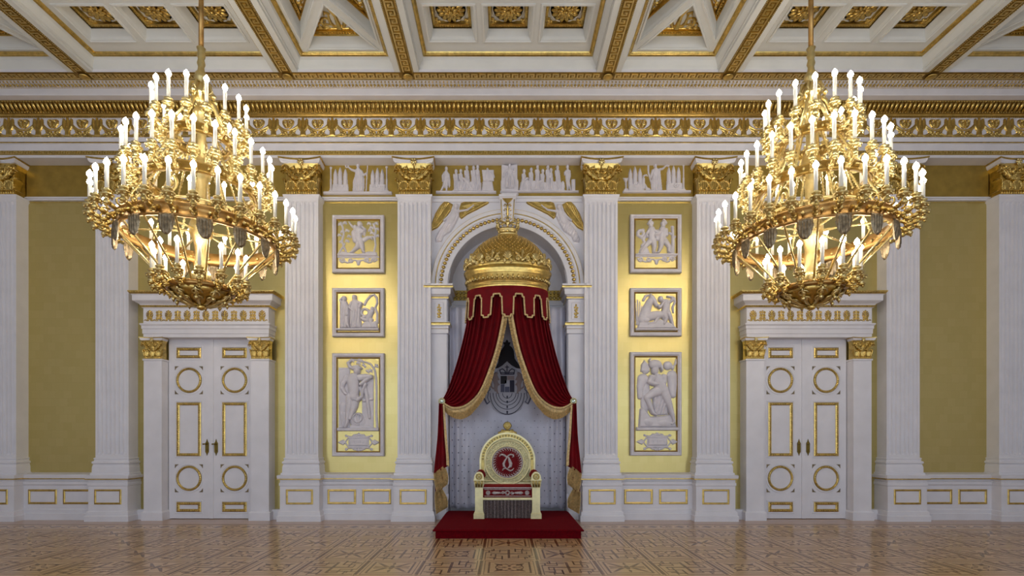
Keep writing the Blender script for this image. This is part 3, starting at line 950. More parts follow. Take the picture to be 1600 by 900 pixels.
CAP_LOW = motif_mesh('acanthus_leaf', 'gold', cap_low(), 4.5, .00135, 1.0)
def cap_diag():
    L = [('c', [(52, -205, 14), (95, -232, 26), (140, -268, 30), (185, -315, 26), (205, -345, 16)], 34, 4)]
    for (x, y, r) in [(80, -205, 17), (125, -225, 19), (168, -262, 18), (205, -300, 16), (105, -275, 16), (140, -318, 16), (165, -352, 14), (72, -252, 13)]: L.append(('e', x, y, r, r * .75, -.7, 30, 6))
    L += [('g', [(60, -205, 4), (120, -250, 4), (190, -320, 4)], 12), spiral(120, -375, 26, 6, 0, 1.2, 9, h=20), ('c', [(85, -300, 8), (95, -360, 9), (100, -405, 6)], 18, 0), ('c', [(180, -395, 10), (225, -415, 12), (262, -410, 8)], 18, 0)]
    return L
CAP_DIAG = motif_mesh('acanthus_leaf', 'gold', cap_diag(), 4.5, .00135, 1.0)
CAP_VOL = motif_mesh('volute', 'gold', [spiral(0, 0, 46, 8, PI * .8, 1.6, 13, 24, h=30), ('e', 0, 0, 13, 13, 0, 36), ('c', [(-40, 28, 12), (-75, 75, 10), (-95, 120, 8)], 24, 0), ('e', 46, 34, 16, 11, .8, 26), ('e', 20, 58, 15, 10, 0, 24)], 4.5, .00135, 1.3)
def cap_shell():
    L = [('e', 0, 32, 66, 26, 0, 34), ('e', 0, 22, 48, 15, 0, 44)]
    for i in range(9):
        a = -PI / 2 + (i - 4) * .3; L.append(('c', [(0, 20, 6), (66 * math.cos(a), 20 + 62 * math.sin(a), 10)], 26, 0))
    for s in (-1, 1): L += [spiral(s * 44, -92, 34, 8, PI / 2, s * -1.3, 11, h=26), ('c', [(s * 20, -60, 9), (s * 50, -50, 9), (s * 70, -62, 6)], 22, 0)]
    L += [('c', [(0, -60, 10), (0, -150, 9)], 24, 0)]
    return L
CAP_SHELL = motif_mesh('helix', 'gold', cap_shell(), 4.5, .00135, 1.0)
def bell_mesh():
    mb = MB()
    mb.wrap([(0, 0), (0, .09), (.006, .1), (0, .11), (-.005, .3), (.0, .5), (.03, .58)], 0, .30, 0, .26)
    for i in range(13): mb.tube([(-.27 + .045 * i, -.002, .0), (-.27 + .045 * i, -.002, .085)], .014, 5)
    return to_mesh(mb, 'bell', 'gold')
BELL = bell_mesh()
def abacus_poly(o):
    P = []
    for i in range(13):
        t = i / 12 * 2 - 1; P.append(((.385 + o) * t, -.10 - o + .075 * (1 - t * t)))
    return P + [(.36 + o, .26), (-.36 - o, .26)]
mb = MB(); mb.rings([[(x, y, z) for x, y in abacus_poly(o)] for o, z in [(-.03, .575), (-.01, .60), (.0, .645)]], smooth=False)
ABAC = to_mesh(mb, 'abacus', 'white')
mb = MB(); mb.rings([[(x, y, z) for x, y in abacus_poly(o)] for o, z in [(.005, .645), (.016, .65), (.018, .668), (.01, .676)]], smooth=False)
ABACG = to_mesh(mb, 'abacus_edge', 'gold')
mb = MB(); mb.ball((0, 0, 0), (.04, .03, .05), 8, 5)
for i in range(6): mb.ball((.04 * math.cos(i * PI / 3), -.008, .048 * math.sin(i * PI / 3)), (.024, .018, .028), 6, 3)
FLEUR = to_mesh(mb, 'flower', 'goldlight')
def capital(parent, xc, yf, z0, k=1.0, kz=None):
    kz = kz or k
    s = (k, k, kz)
    c = inst(BELL, 'capital', parent, (xc, yf, z0), scale=s, label='gilded leafy capital')
    def add(me, nm, x, y, z, rot=None, sc=(1, 1, 1)):
        o = bpy.data.objects.new(nm, me); COL.objects.link(o); o.parent = c; o.location = (x, y, z)
        if rot: o.rotation_euler = rot
        o.scale = sc
    for x in (-.196, 0, .196): add(CAP_LOW, 'acanthus_leaf', x, -.004, .175)
    add(CAP_DIAG, 'acanthus_leaf', 0, -.004, 0); add(CAP_DIAG, 'acanthus_leaf', 0, -.004, 0, None, (-1, 1, 1))
    add(LEAF_LOW, 'acanthus_leaf', -.295, .05, .085, (0, 0, -PI / 2)); add(LEAF_LOW, 'acanthus_leaf', .295, .05, .085, (0, 0, PI / 2))
    add(CAP_VOL, 'volute', .305, -.03, .475); add(CAP_VOL, 'volute', -.305, -.03, .475, None, (-1, 1, 1))
    add(CAP_SHELL, 'helix', 0, -.006, .33)
    add(ABAC, 'abacus', 0, 0, 0); add(ABACG, 'abacus_edge', 0, 0, 0); add(FLEUR, 'flower', 0, -.05, .60)
    return c

# shaft: seven flutes
SH_HW, SH_YF = .315, 9.745
def shaft_mb():
    n = 7; m_ = .03; p = (2 * SH_HW - 2 * m_) / n; fw = p * .74; rows = []
    def sec(depth):
        P = [(-SH_HW, 10.0), (-SH_HW, SH_YF)]
        for i in range(n):
            c = -SH_HW + m_ + p * (i + .5)
            for q in range(7):
                a = PI * q / 6; P.append((c - fw / 2 * math.cos(a), SH_YF + depth * math.sin(a)))
        P += [(SH_HW, SH_YF), (SH_HW, 10.0)]
        return P
    for z, dp in [(1.19, 0), (1.245, 0), (1.26, .012), (1.285, .036), (6.02, .036), (6.05, .018), (6.07, 0), (6.12, 0)]:
        rows.append([(x, y, z) for x, y in sec(dp)])
    mb = MB(); mb.rings(rows, smooth=False)
    return mb
SHAFT = to_mesh(shaft_mb(), 'shaft', 'white', (0, 10.0, 0))
def local(fn):
    mb = MB(); fn(mb); return mb
PED = to_mesh(local(lambda mb: mb.wrap([(.045, 0), (.045, .10), (.03, .115), (.025, .18), (0, .20), (0, .665), (.012, .675), (.012, .72), (0, .73), (0, .775), (.03, .80), (.04, .815), (.045, .86), (.03, .872)], 0, .37, 9.645, 10.0)), 'pedestal', 'white', (0, 10, 0))
BASE = to_mesh(local(lambda mb: mb.wrap([(.05, .87), (.05, .905), (.03, .915), (.028, 1.02), (.018, 1.06), (.01, 1.075), (.028, 1.085), (.034, 1.105), (.028, 1.125), (.006, 1.135), (.004, 1.165), (.012, 1.172), (.012, 1.185), (0, 1.195)], 0, .325, 9.735, 10.0)), 'base', 'white', (0, 10, 0))
NECK = to_mesh(local(lambda mb: mb.wrap([(0, 6.10), (.006, 6.13), (.03, 6.165), (.034, 6.195), (.0, 6.2)], 0, .315, 9.745, 10.0)), 'neck', 'white', (0, 10, 0))
PGOLD = to_mesh(local(lambda mb: mb.wrap([(.03, .785), (.043, .79), (.043, .803), (.03, .806)], 0, .37, 9.645, 10.0)), 'gilt_line', 'gold', (0, 10, 0))
PFR = to_mesh(local(lambda mb: mb.rframe(-.255, .255, .32, .605, .036, 9.645, .013)), 'gilt_frame', 'gold', (0, 10, 0))
PIL_LABEL = ['white fluted pilaster with gold capital at the far left end of the throne wall',
             'white fluted pilaster with gold capital between the far left gold field and the left door',
             'white fluted pilaster with gold capital just right of the left double door',
             'white fluted pilaster with gold capital at the left side of the throne arch',
             'white fluted pilaster with gold capital at the right side of the throne arch',
             'white fluted pilaster with gold capital just left of the right double door',
             'white fluted pilaster with gold capital between the right door and the far right gold field',
             'white fluted pilaster with gold capital at the far right end of the throne wall']
for px_, lb in zip(PIL_X, PIL_LABEL):
    p = empty('pilaster', (px_, 10.0, 0), label=lb, cat='pilaster', group='fluted pilasters along the throne wall')
    L0 = (px_, 10.0, 0)
    ped = inst(PED, 'pedestal', p, L0)
    inst(PGOLD, 'gilt_line', ped, L0); inst(PFR, 'gilt_frame', ped, L0)
    inst(BASE, 'base', p, L0); inst(SHAFT, 'shaft', p, L0); inst(NECK, 'neck', p, L0)
    capital(p, px_, 9.735, 6.2)

# ================================================================== entablature (cornice) above the pilasters
ENT = empty('trim_2', (0, 9.7, 6.87), label='white and gilded cornice with palmette frieze running along the whole wall', cat='cornice', kind='structure')
X0, X1 = -ROOM_X, ROOM_X
mb = MB()
mb.sweepx([(10.0, 6.875), (9.69, 6.875), (9.69, 6.925), (9.70, 6.925), (9.70, 7.01), (9.69, 7.01), (9.69, 7.125), (9.675, 7.13), (9.66, 7.15), (9.675, 7.155), (9.675, 7.225), (9.66, 7.235), (9.66, 7.245), (10.0, 7.25)], X0, X1)
mb.sweepx([(10.0, 6.90), (9.88, 6.90), (9.86, 6.92), (9.82, 6.935), (10.0, 6.94)], X0, X1)
build(mb, 'architrave', 'white', ENT)
mb = MB(); mb.sweepx([(10.0, 7.245), (9.685, 7.245), (9.685, 7.63), (10.0, 7.63)], X0, X1)
FRZ = build(mb, 'frieze', 'white', ENT)
mb = MB(); mb.box(X0, X1, 9.692, 9.70, 6.925, 7.01)
kb = build(mb, 'key_ground', 'goldpaint', ENT)
mb = MB(); key_units(mb, X0, X1, 6.93, 7.006, .10, lambda u, v, h: (u, 9.692 - h, v), h=.008)
build(mb, 'key_band', 'goldlight', kb, kind='stuff')
mb = MB(); mb.box(X0, X1, 9.652, 9.662, 7.135, 7.155)
build(mb, 'gilt_line', 'gold', ENT)
# palmette frieze
PW = .556
k9 = PW / 415.0
def palmette_frieze():
    L = [('p', [(-207, 250), (208, 250), (208, 228), (-207, 228)], 12, 6)]
    L += [('p', [(-76, 14), (76, 14), (66, 100), (40, 170), (-40, 170), (-66, 100)], 9, 5), ('c', [(0, 0, 17), (0, 70, 20), (0, 105, 24)], 22, 0), ('p', [(-30, 90), (30, 90), (42, 245), (-42, 245)], 20, 14)]
    L += [('c', [(-150, 250, 8), (-60, 248, 8)], 14, 0), ('c', [(60, 248, 8), (150, 250, 8)], 14, 0)]
    for s in (-1, 1):
        L += [('c', [(s * 52, 12, 17), (s * 56, 60, 22), (s * 52, 105, 20), (s * 38, 150, 14)], 20, 0),
              ('c', [(s * 60, 85, 20), (s * 95, 118, 16), (s * 150, 148, 11), (s * 207, 158, 10)], 17, 0),
              ('c', [(s * 40, 235, 12), (s * 85, 228, 11), (s * 125, 205, 10), (s * 112, 178, 8)], 15, 0),
              ('c', [(s * 125, 232, 10), (s * 160, 205, 9), (s * 150, 172, 8)], 15, 0),
              spiral(s * 180, 205, 24, 8, PI / 2, s * 1.2, 9, h=15),
              # twin scroll palmette half on either side of the period edge
              ('r', s * 166, 44, 28, 12, 16), ('e', s * 166, 44, 9, 9, 0, 12),
              ('c', [(s * 140, 70, 13), (s * 165, 110, 12), (s * 190, 128, 8)], 16, 0),
              ('c', [(s * 196, 55, 9), (s * 200, 118, 11)], 18, 0), ('e', s * 200, 15, 8, 9, 0, 12),
              ('e', s * 165, 185, 36, 20, 0, 9), ('e', s * 190, 225, 40, 22, 0, 9), ('e', s * 120, 225, 34, 18, -s * .3, 9), ('c', [(s * 70, 110, 16), (s * 110, 150, 18), (s * 150, 168, 16)], 10, 0), ('e', s * 140, 45, 17, 30, 0, 12), ('e', s * 172, 78, 30, 22, 0, 10)]
    return L
PALM = motif_mesh('palmette', 'gold', palmette_frieze(), 4.0, k9, 1.0)
n_ = int((X1 - X0) / PW) + 1
for i in range(-18, 19):
    xx = i * PW + .02
    if abs(xx) + PW / 2 > ROOM_X: continue
    inst(PALM, 'palmette', FRZ, (xx, 9.686, 7.602))
mb = MB()
beads(mb, X0, X1, .036, lambda u: (u, 9.672, 7.625), (.013, .014, .013))
beads(mb, X0, X1, .036, lambda u: (u, 9.672, 7.258), (.012, .012, .009))
mb.sweepx([(9.70, 7.64), (9.655, 7.645), (9.64, 7.66), (9.64, 7.675), (9.70, 7.68)], X0, X1)
beads(mb, X0, X1, .05, lambda u: (u, 9.625, 7.695), (.022, .02, .018))
beads(mb, X0, X1, .05, lambda u: (u, 9.50, 7.812), (.022, .02, .016))
build(mb, 'bead_row', 'gold', ENT, kind='stuff')
mb = MB(); mb.sweepx([(10.0, 7.63), (9.675, 7.63), (9.66, 7.64), (9.64, 7.69), (9.62, 7.71), (9.53, 7.80), (9.50, 7.81), (9.49, 7.835), (10.0, 7.84)], X0, X1)
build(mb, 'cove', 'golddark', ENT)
mb = MB()
n_ = int((X1 - X0) / .083)
for i in range(n_):
    u = X0 + (X1 - X0) * (i + .5) / n_
    mb.tube([(u, 9.612, 7.708), (u, 9.57, 7.725), (u, 9.535, 7.765), (u, 9.515, 7.80)], [.024, .030, .030, .026], 6)
build(mb, 'tongue_row', 'gold', ENT, kind='stuff')
mb = MB()
mb.sweepx([(10.0, 7.835), (9.36, 7.835), (9.355, 7.85), (9.355, 7.955), (9.34, 7.965), (9.30, 7.985), (9.25, 8.0), (9.20, 8.02), (9.02, 8.02), (9.02, 8.3), (10.0, 8.3)], X0, X1)
build(mb, 'corona', 'white', ENT)
mb = MB()
n_ = int((X1 - X0) / .066)
for i in range(n_):
    u = X0 + (X1 - X0) * (i + .5) / n_
    mb.octa((u, 9.29, 7.972), (.027, .045, .026)); mb.octa((u, 9.232, 7.99), (.018, .024, .022))
beads(mb, X0, X1, .03, lambda u: (u, 9.342, 7.958), (.011, .012, .010))
beads(mb, X0, X1, .05, lambda u: (u, 9.325, 7.972), (.018, .014, .010))
build(mb, 'leaf_row', 'gold', ENT, kind='stuff')
mb = MB(); mb.box(X0, X1, 9.022, 9.205, 8.010, 8.02)
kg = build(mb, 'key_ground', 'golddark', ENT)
mb = MB()
for a, b in zip([X0] + BEAM_X, BEAM_X + [X1]):
    key_units(mb, a + .12, b - .12, 0, .15, .146, lambda u, v, h: (u, 9.185 - v, 8.010 - h), h=.01)
beads(mb, X0, X1, .036, lambda u: (u, 9.205, 8.008), .012)
build(mb, 'key_band', 'goldlight', kg, kind='stuff')

# ================================================================== doors
def door_palmette(kind):
    L = [('c', [(0, -42, 5), (0, 30, 4)], 6, 0)]
    if kind == 0:
        for s in (-1, 1):
            for i, (dx, dy, L_) in enumerate([(16, -36, 0), (24, -22, 0), (26, -6, 0), (22, 8, 0)]):
                L.append(('c', [(0, dy + 22, 3.5), (s * dx * .6, dy + 8, 4), (s * dx, dy, 5)], 6, 0))
            L.append(spiral(s * 13, 30, 9, 2, -PI / 2, s * 1.1, 4, h=5))
        L.append(('e', 0, -40, 6, 10, 0, 7))
    else:
        for s in (-1, 1):
            L += [spiral(s * 15, -30, 10, 3, PI / 2, s * -1.1, 4, h=5), spiral(s * 14, -4, 10, 3, PI / 2, s * -1.1, 4, h=5), spiral(s * 14, 26, 12, 3, -PI / 2, s * 1.2, 4, h=5)]
        L.append(('e', 0, 0, 7, 14, 0, 7))
    for s in (-1, 1): L.append(('c', [(s * 8, 42, 3), (s * 24, 44, 3), (s * 38, 34, 2.5), (s * 46, 40, 2.5)], 4, 0))
    return L
DPAL = [motif_mesh('palmette', 'gold', door_palmette(q), 1.8, .0022, 1.2) for q in (0, 1)]
YD = 9.93                                  # door leaf face
def egg_frame(mb, x0, x1, z0, z1, w, y, h):
    mb.rframe(x0, x1, z0, z1, w, y, h)
    for (a, b, c, d) in [(x0, z0, x1, z0), (x1, z0, x1, z1), (x1, z1, x0, z1), (x0, z1, x0, z0)]:
        L = abs(c - a) + abs(d - b); n = max(2, round((L - w) / .045))
        ux, uz = (c - a) / L, (d - b) / L
        for i in range(n):
            t = w / 2 + (L - w) * (i + .5) / n
            mb.octa((a + ux * t - uz * w / 2, y - h, b + uz * t + ux * w / 2), (.020, .018, .020))
def leaf(parent, xc, side):
    """one tall door leaf; side = +1 when its handle is on its right"""
    hw = .415
    mb = MB(); mb.box(xc - hw, xc + hw, YD, YD + .07, .01, 3.50)
    lf = build(mb, 'door_leaf', 'white', parent)
    pw = .235; px_ = xc - side * .025
    for (z0, z1) in [(3.12, 3.32), (1.22, 2.26), (.14, .33)]:
        mb = MB(); egg_frame(mb, px_ - pw, px_ + pw, z0, z1, .055, YD, .02)
        build(mb, 'gilt_frame', 'gold', lf)
        mb = MB(); mb.rframe(px_ - pw - .035, px_ + pw + .035, z0 - .035, z1 + .035, .022, YD, .010)
        build(mb, 'panel_moulding', 'white', lf)
    for zc in (2.69, .79):
        mb = MB(); mb.ring_y([(.20, YD), (.205, YD - .018), (.225, YD - .026), (.24, YD - .018), (.248, YD)], (px_, zc), seg=36)
        for i in range(34):
            a = 2 * PI * i / 34; mb.octa((px_ + .222 * math.cos(a), YD - .024, zc + .222 * math.sin(a)), (.019, .016, .019))
        build(mb, 'gilt_ring', 'gold', lf)
        mb = MB(); mb.ring_y([(.262, YD), (.266, YD - .010), (.28, YD - .010), (.284, YD)], (px_, zc), seg=36, smooth=False)
        build(mb, 'ring_moulding', 'white', lf)
        for sx in (-1, 1):
            for sz in (-1, 1):
                mb = MB(); cx_, cz_ = px_ + sx * .27, zc + sz * .27
                mb.prism([(cx_, cz_), (cx_ - sx * .075, cz_), (cx_ - sx * .03, cz_ - sz * .03), (cx_, cz_ - sz * .075)], YD - .008, YD)
                build(mb, 'corner_spandrel', 'patina', lf)
    # handle
    hx, hz = xc + side * (hw - .085), 1.40
    mb = MB(); mb.prism([(hx - .032, hz - .1), (hx - .012, hz - .13), (hx, hz - .17), (hx + .012, hz - .13), (hx + .032, hz - .1), (hx + .032, hz + .07), (hx + .014, hz + .1), (hx, hz + .15), (hx - .014, hz + .1), (hx - .032, hz + .07)], YD - .016, YD)
    mb.ball((hx, YD - .018, hz - .07), (.014, .01, .02), 6, 4)
    hp = build(mb, 'handle_plate', 'bronze', lf)
    mb = MB(); mb.tube([(hx, YD - .01, hz + .055), (hx, YD - .055, hz + .055), (hx - .015, YD - .065, hz + .055), (hx - .05, YD - .06, hz + .052)], [.014, .012, .012, .016], 7)
    build(mb, 'door_handle', 'bronze', lf)
def door(s, idx):
    xc = s * 5.735
    side = 'left' if s < 0 else 'right'
    d = empty('door_%d' % idx, (xc, YD, 0), label='white double door with gilded frames and rings, %s of the throne' % side, cat='door', kind='structure')
    leaf(d, xc - .418, 1); leaf(d, xc + .418, -1)
    mb = MB(); mb.box(xc - .035, xc + .035, YD - .018, YD, .01, 3.50)
    build(mb, 'meeting_stile', 'white', d)
    t = empty('trim_%d' % (idx + 2), (xc, 9.8, 0), label='white door surround with small gold capitals and palmette frieze around the %s door' % side, cat='door surround', kind='structure')
    YJ = 9.745
    for q in (-1, 1):
        jx = xc + q * 1.02
        mb = MB()
        mb.wrap([(.03, 0), (.03, .15), (.012, .17), (0, .18), (0, 3.04), (.015, 3.05), (.015, 3.075), (0, 3.08)], jx, .172, YJ, 10.0)
        jb = build(mb, 'jamb', 'white', t)
        capital(t, jx, YJ - .002, 3.075, .56, .61)
    mb = MB()
    mb.wrap([(0, 3.485), (0, 3.55), (.012, 3.555), (.012, 3.64), (.024, 3.645), (.024, 3.70), (.045, 3.725), (.045, 3.745), (.0, 3.75), (0, 4.04)], xc, 1.19, YJ - .012, 10.0)
    mb.box(xc - .85, xc + .85, YD - .02, 10.0, 3.49, 3.56)
    lin_ = build(mb, 'lintel', 'white', t)
    for i in range(13):
        inst(DPAL[i % 2], 'palmette', lin_, (xc + (i - 6) * .178, YJ - .013, 3.895))
    mb = MB()
    mb.wrap([(0, 4.04), (.02, 4.045), (.035, 4.09), (.05, 4.11), (.12, 4.155), (.125, 4.16), (.125, 4.255), (.14, 4.27), (.165, 4.31), (.17, 4.33), (0, 4.335)], xc, 1.19, YJ - .012, 10.0)
    co = build(mb, 'door_cornice', 'white', t)
    mb = MB()
    mb.wrap([(.03, 4.275), (.15, 4.275), (.175, 4.31), (.178, 4.332), (.03, 4.337)], xc, 1.19, YJ - .012, 10.0)
    beads(mb, xc - 1.34, xc + 1.34, .05, lambda u: (u, YJ - .185, 4.305), (.02, .014, .018))
    build(mb, 'gilt_edge', 'gold', co)
    mb = MB()
    mb.wrap([(.0, 4.047), (.03, 4.052), (.038, 4.07), (.036, 4.088), (.0, 4.092)], xc, 1.19, YJ - .012, 10.0)
    beads(mb, xc - 1.2, xc + 1.2, .045, lambda u: (u, YJ - .05, 4.07), (.02, .012, .016))
    build(mb, 'gilt_rope', 'gold', co)
door(-1, 1); door(1, 2)
# ================================================================== relief panels
T_A, T_B, T_C, T_D = (500, 320, 4.283), (500, 540, 5.0), (970, 320, 4.283), (970, 540, 5.0)
YP = 9.955                                   # ground of the framed panels
def rect_px(x0, x1, y0, y1, d):
    a = W(x0, y1, d); b = W(x1, y0, d)
    return a[0], b[0], a[2], b[2]
def panel(label, x0, x1, y0, y1):
    a, b, z0, z1 = rect_px(x0, x1, y0, y1, 9.93)
    p = empty('relief_panel', ((a + b) / 2, YP, z0), label=label, cat='relief', group='framed white reliefs on the gold wall')
    mb = MB(); mb.box(a + .03, b - .03, YP, YW - .001, z0 + .03, z1 - .03)
    build(mb, 'gold_ground', 'goldwall', p)
    mb = MB(); mb.frame([(a, z0), (b, z0), (b, z1), (a, z1)], [(0, -.04), (0, .03), (.015, .05), (.05, .05), (.06, .03), (.075, .02), (.085, -.01)], lambda u, v, h: (u, YP - h, v))
    build(mb, 'frame', 'plaster', p)
    mb = MB(); mb.frame([(a + .075, z0 + .075), (b - .075, z0 + .075), (b - .075, z1 - .075), (a + .075, z1 - .075)], [(0, 0), (0, .02), (.012, .026), (.024, .018), (.026, 0)], lambda u, v, h: (u, YP - h, v))
    build(mb, 'inner_moulding', 'golddark', p)
    return p
def E(*a): return ('e',) + a
def C(pts, h, base=0): return ('c', pts, h, base)
def P(pts, h, bev=4, f=None): return ('p', pts, h, bev, f) if f else ('p', pts, h, bev)
def scroll_border(y, xc):
    L = [C([(xc - 140, y - 18, 5), (xc + 140, y - 18, 5)], 5)]
    for s in (-1, 1):
        L += [spiral(xc + s * 105, y + 2, 18, 4, PI, s * 1.3, 5, h=6), spiral(xc + s * 52, y + 4, 16, 4, 0, s * -1.3, 5, h=6),
              C([(xc + s * 88, y + 14, 5), (xc + s * 70, y + 20, 5), (xc + s * 30, y + 2, 4), (xc, y + 8, 5)], 5), E(xc + s * 122, y, 9, 6, 0, 5)]
    L += [E(xc, y + 22, 12, 16, 0, 8), E(xc - 9, y + 10, 8, 8, 0, 7), E(xc + 9, y + 10, 8, 8, 0, 7)]
    return L
def tree(pts, leaves, r=6):
    L = [C([(x, y, r) for x, y in pts], 6)]
    for (x, y, a) in leaves: L += [E(x, y, 12, 7, a, 7), E(x + 9, y + 6, 8, 6, a + 1.2, 6), E(x - 8, y + 5, 8, 5, a - 1.2, 6)]
    return L

# --- upper left: dancing couple between vines
p = panel('square relief of an embracing couple between vines, upper panel left of the arch', 519, 600, 336, 426)
relief('dancing_couple', 'plaster', [E(268, 133, 17, 18, 0, 14, 8), C([(262, 152, 10), (260, 168, 14)], 10, 6), C([(258, 172, 26), (256, 205, 24), (262, 238, 22)], 16, 5),
    E(236, 152, 15, 16, 0, 12, 2), C([(236, 168, 10), (232, 190, 22), (240, 235, 22)], 14, 0),
    C([(262, 240, 21), (252, 282, 16), (216, 318, 8), (205, 322, 5)], 13, 2), C([(272, 240, 20), (284, 285, 15), (292, 318, 8), (304, 326, 6)], 13, 6),
    C([(285, 240, 15), (318, 222, 12), (345, 218, 8), (350, 232, 5)], 10, 2), C([(236, 160, 9), (212, 140, 7), (196, 118, 5)], 8, 2), C([(262, 168, 11), (290, 180, 9), (305, 176, 6)], 9, 12),
    C([(240, 185, 9), (262, 195, 8), (290, 190, 7)], 8, 12), C([(285, 150, 7), (300, 165, 9), (296, 200, 8)], 8, 0)], T_A, YP, p)
relief('ground', 'plaster', [P([(116, 348), (120, 332), (150, 312), (200, 322), (260, 330), (330, 312), (380, 318), (388, 348)], 12, 6)], T_A, YP, p)
relief('vine', 'plaster', tree([(175, 315), (160, 280), (146, 245), (158, 200), (152, 150), (140, 120)], [(135, 128, .3), (165, 118, -.4), (182, 170, .6), (150, 178, 0), (195, 208, .4), (142, 245, -.4), (182, 240, .5), (130, 200, .2)]) + [C([(120, 335, 6), (165, 262, 5)], 6)], T_A, YP, p)
relief('vine', 'plaster', tree([(362, 315), (372, 270), (366, 220), (374, 170), (358, 128)], [(328, 122, .3), (375, 122, -.3), (345, 150, .6), (384, 160, 0), (348, 186, .4), (386, 205, -.4), (355, 215, .3), (335, 168, .2)]), T_A, YP, p)
relief('scroll_border', 'plaster', scroll_border(368, 257), T_A, YP, p)
# --- middle left
p = panel('relief of robed women beside coiling serpents, middle panel left of the arch', 519, 600, 450, 526)
relief('robed_woman', 'plaster', [E(164, 630, 15, 18, 0, 14, 4), C([(162, 648, 10), (160, 665, 24), (165, 700, 24)], 14, 3), P([(132, 672), (150, 648), (182, 648), (200, 690), (202, 828), (134, 828)], 14, 8, (16, .2, 0)), C([(148, 660, 10), (140, 640, 8), (155, 622, 6)], 8, 10)], T_A, YP, p)
relief('robed_woman', 'plaster', [E(232, 622, 15, 18, 0, 15, 6), C([(232, 640, 10), (235, 660, 26), (236, 700, 24)], 16, 5), P([(200, 690), (215, 655), (262, 650), (275, 690), (278, 828), (205, 828)], 16, 8, (18, .2, .1)), C([(255, 655, 11), (278, 662, 9), (268, 690, 8)], 9, 12), C([(215, 660, 10), (200, 690, 8), (225, 712, 7)], 8, 14), C([(230, 700, 6), (212, 800, 6)], 5, 16)], T_A, YP, p)
relief('child', 'plaster', [E(182, 742, 11, 12, 0, 10, 16), C([(182, 758, 12), (184, 790, 12), (178, 822, 7)], 9, 15), C([(186, 790, 8), (196, 822, 6)], 7, 15)], T_A, YP, p)
relief('serpents', 'plaster', [C([(300, 668, 8), (312, 640, 8), (338, 612, 7), (362, 602, 6), (380, 622, 7), (384, 655, 7), (370, 690, 7), (384, 730, 8), (382, 790, 9)], 9), ('r', 303, 722, 24, 8, 10), C([(280, 760, 8), (320, 745, 8), (350, 770, 8)], 9, 4), E(352, 698, 13, 14, 0, 12, 6), C([(348, 716, 16), (332, 748, 18), (318, 775, 14), (290, 770, 10)], 14, 5), C([(340, 770, 14), (352, 820, 9)], 11, 5), P([(275, 828), (285, 795), (315, 775), (350, 785), (382, 775), (390, 828)], 14, 8)], T_A, YP, p)
relief('ledge', 'plaster', [P([(110, 842), (395, 842), (395, 826), (110, 826)], 14, 3)], T_A, YP, p)
def plaque(p, T, cx, cy):
    sh = [P([(cx - 80, cy - 36), (cx - 95, cy - 52), (cx - 60, cy - 48), (cx + 60, cy - 48), (cx + 95, cy - 52), (cx + 80, cy - 36), (cx + 80, cy + 36), (cx + 95, cy + 52), (cx + 60, cy + 48), (cx - 60, cy + 48), (cx - 95, cy + 52), (cx - 80, cy + 36)], 8, 5)]
    for s in (-1, 1):
        sh += [P([(cx + s * 100, cy), (cx + s * 120, cy - 22), (cx + s * 150, cy - 8), (cx + s * 162, cy), (cx + s * 150, cy + 8), (cx + s * 120, cy + 22)], 8, 4), C([(cx + s * 82, cy - 34, 4), (cx + s * 108, cy, 5), (cx + s * 82, cy + 34, 4)], 7)]
        for t in (-1, 1):
            sh += [spiral(cx + s * 98, cy + t * 52, 9, 3, 0, 1.1, 4, h=6), spiral(cx + s * 35, cy + t * 54, 8, 3, 0, -1.1, 4, h=6), spiral(cx + s * 16, cy + t * 58, 8, 3, 0, 1.1, 4, h=6)]
    for t in (-1, 1): sh += [E(cx, cy + t * 58, 9, 16, 0, 9), C([(cx - 48, cy + t * 49, 5), (cx, cy + t * 60, 6), (cx + 48, cy + t * 49, 5)], 6)]
    sh.append(('g', [(cx - 76, cy - 30, 3), (cx + 76, cy - 30, 3), (cx + 76, cy + 30, 3), (cx - 76, cy + 30, 3), (cx - 76, cy - 30, 3)], 6))
    relief('plaque', 'plaster', sh, T, YP, p)
    # worn, unreadable inscription strokes on the plate
    sh2 = [P([(cx - 72, cy - 26), (cx + 72, cy - 26), (cx + 72, cy + 26), (cx - 72, cy + 26)], 11, 3)]
    for i in range(9):
        x = cx - 44 + i * 11; sh2.append(('g', [(x, cy - 7, 2.2), (x + (i % 3 - 1) * 3, cy + 8, 2.2)], 3))
    relief('inscription_plate', 'plaster', sh2, T, YP, p)
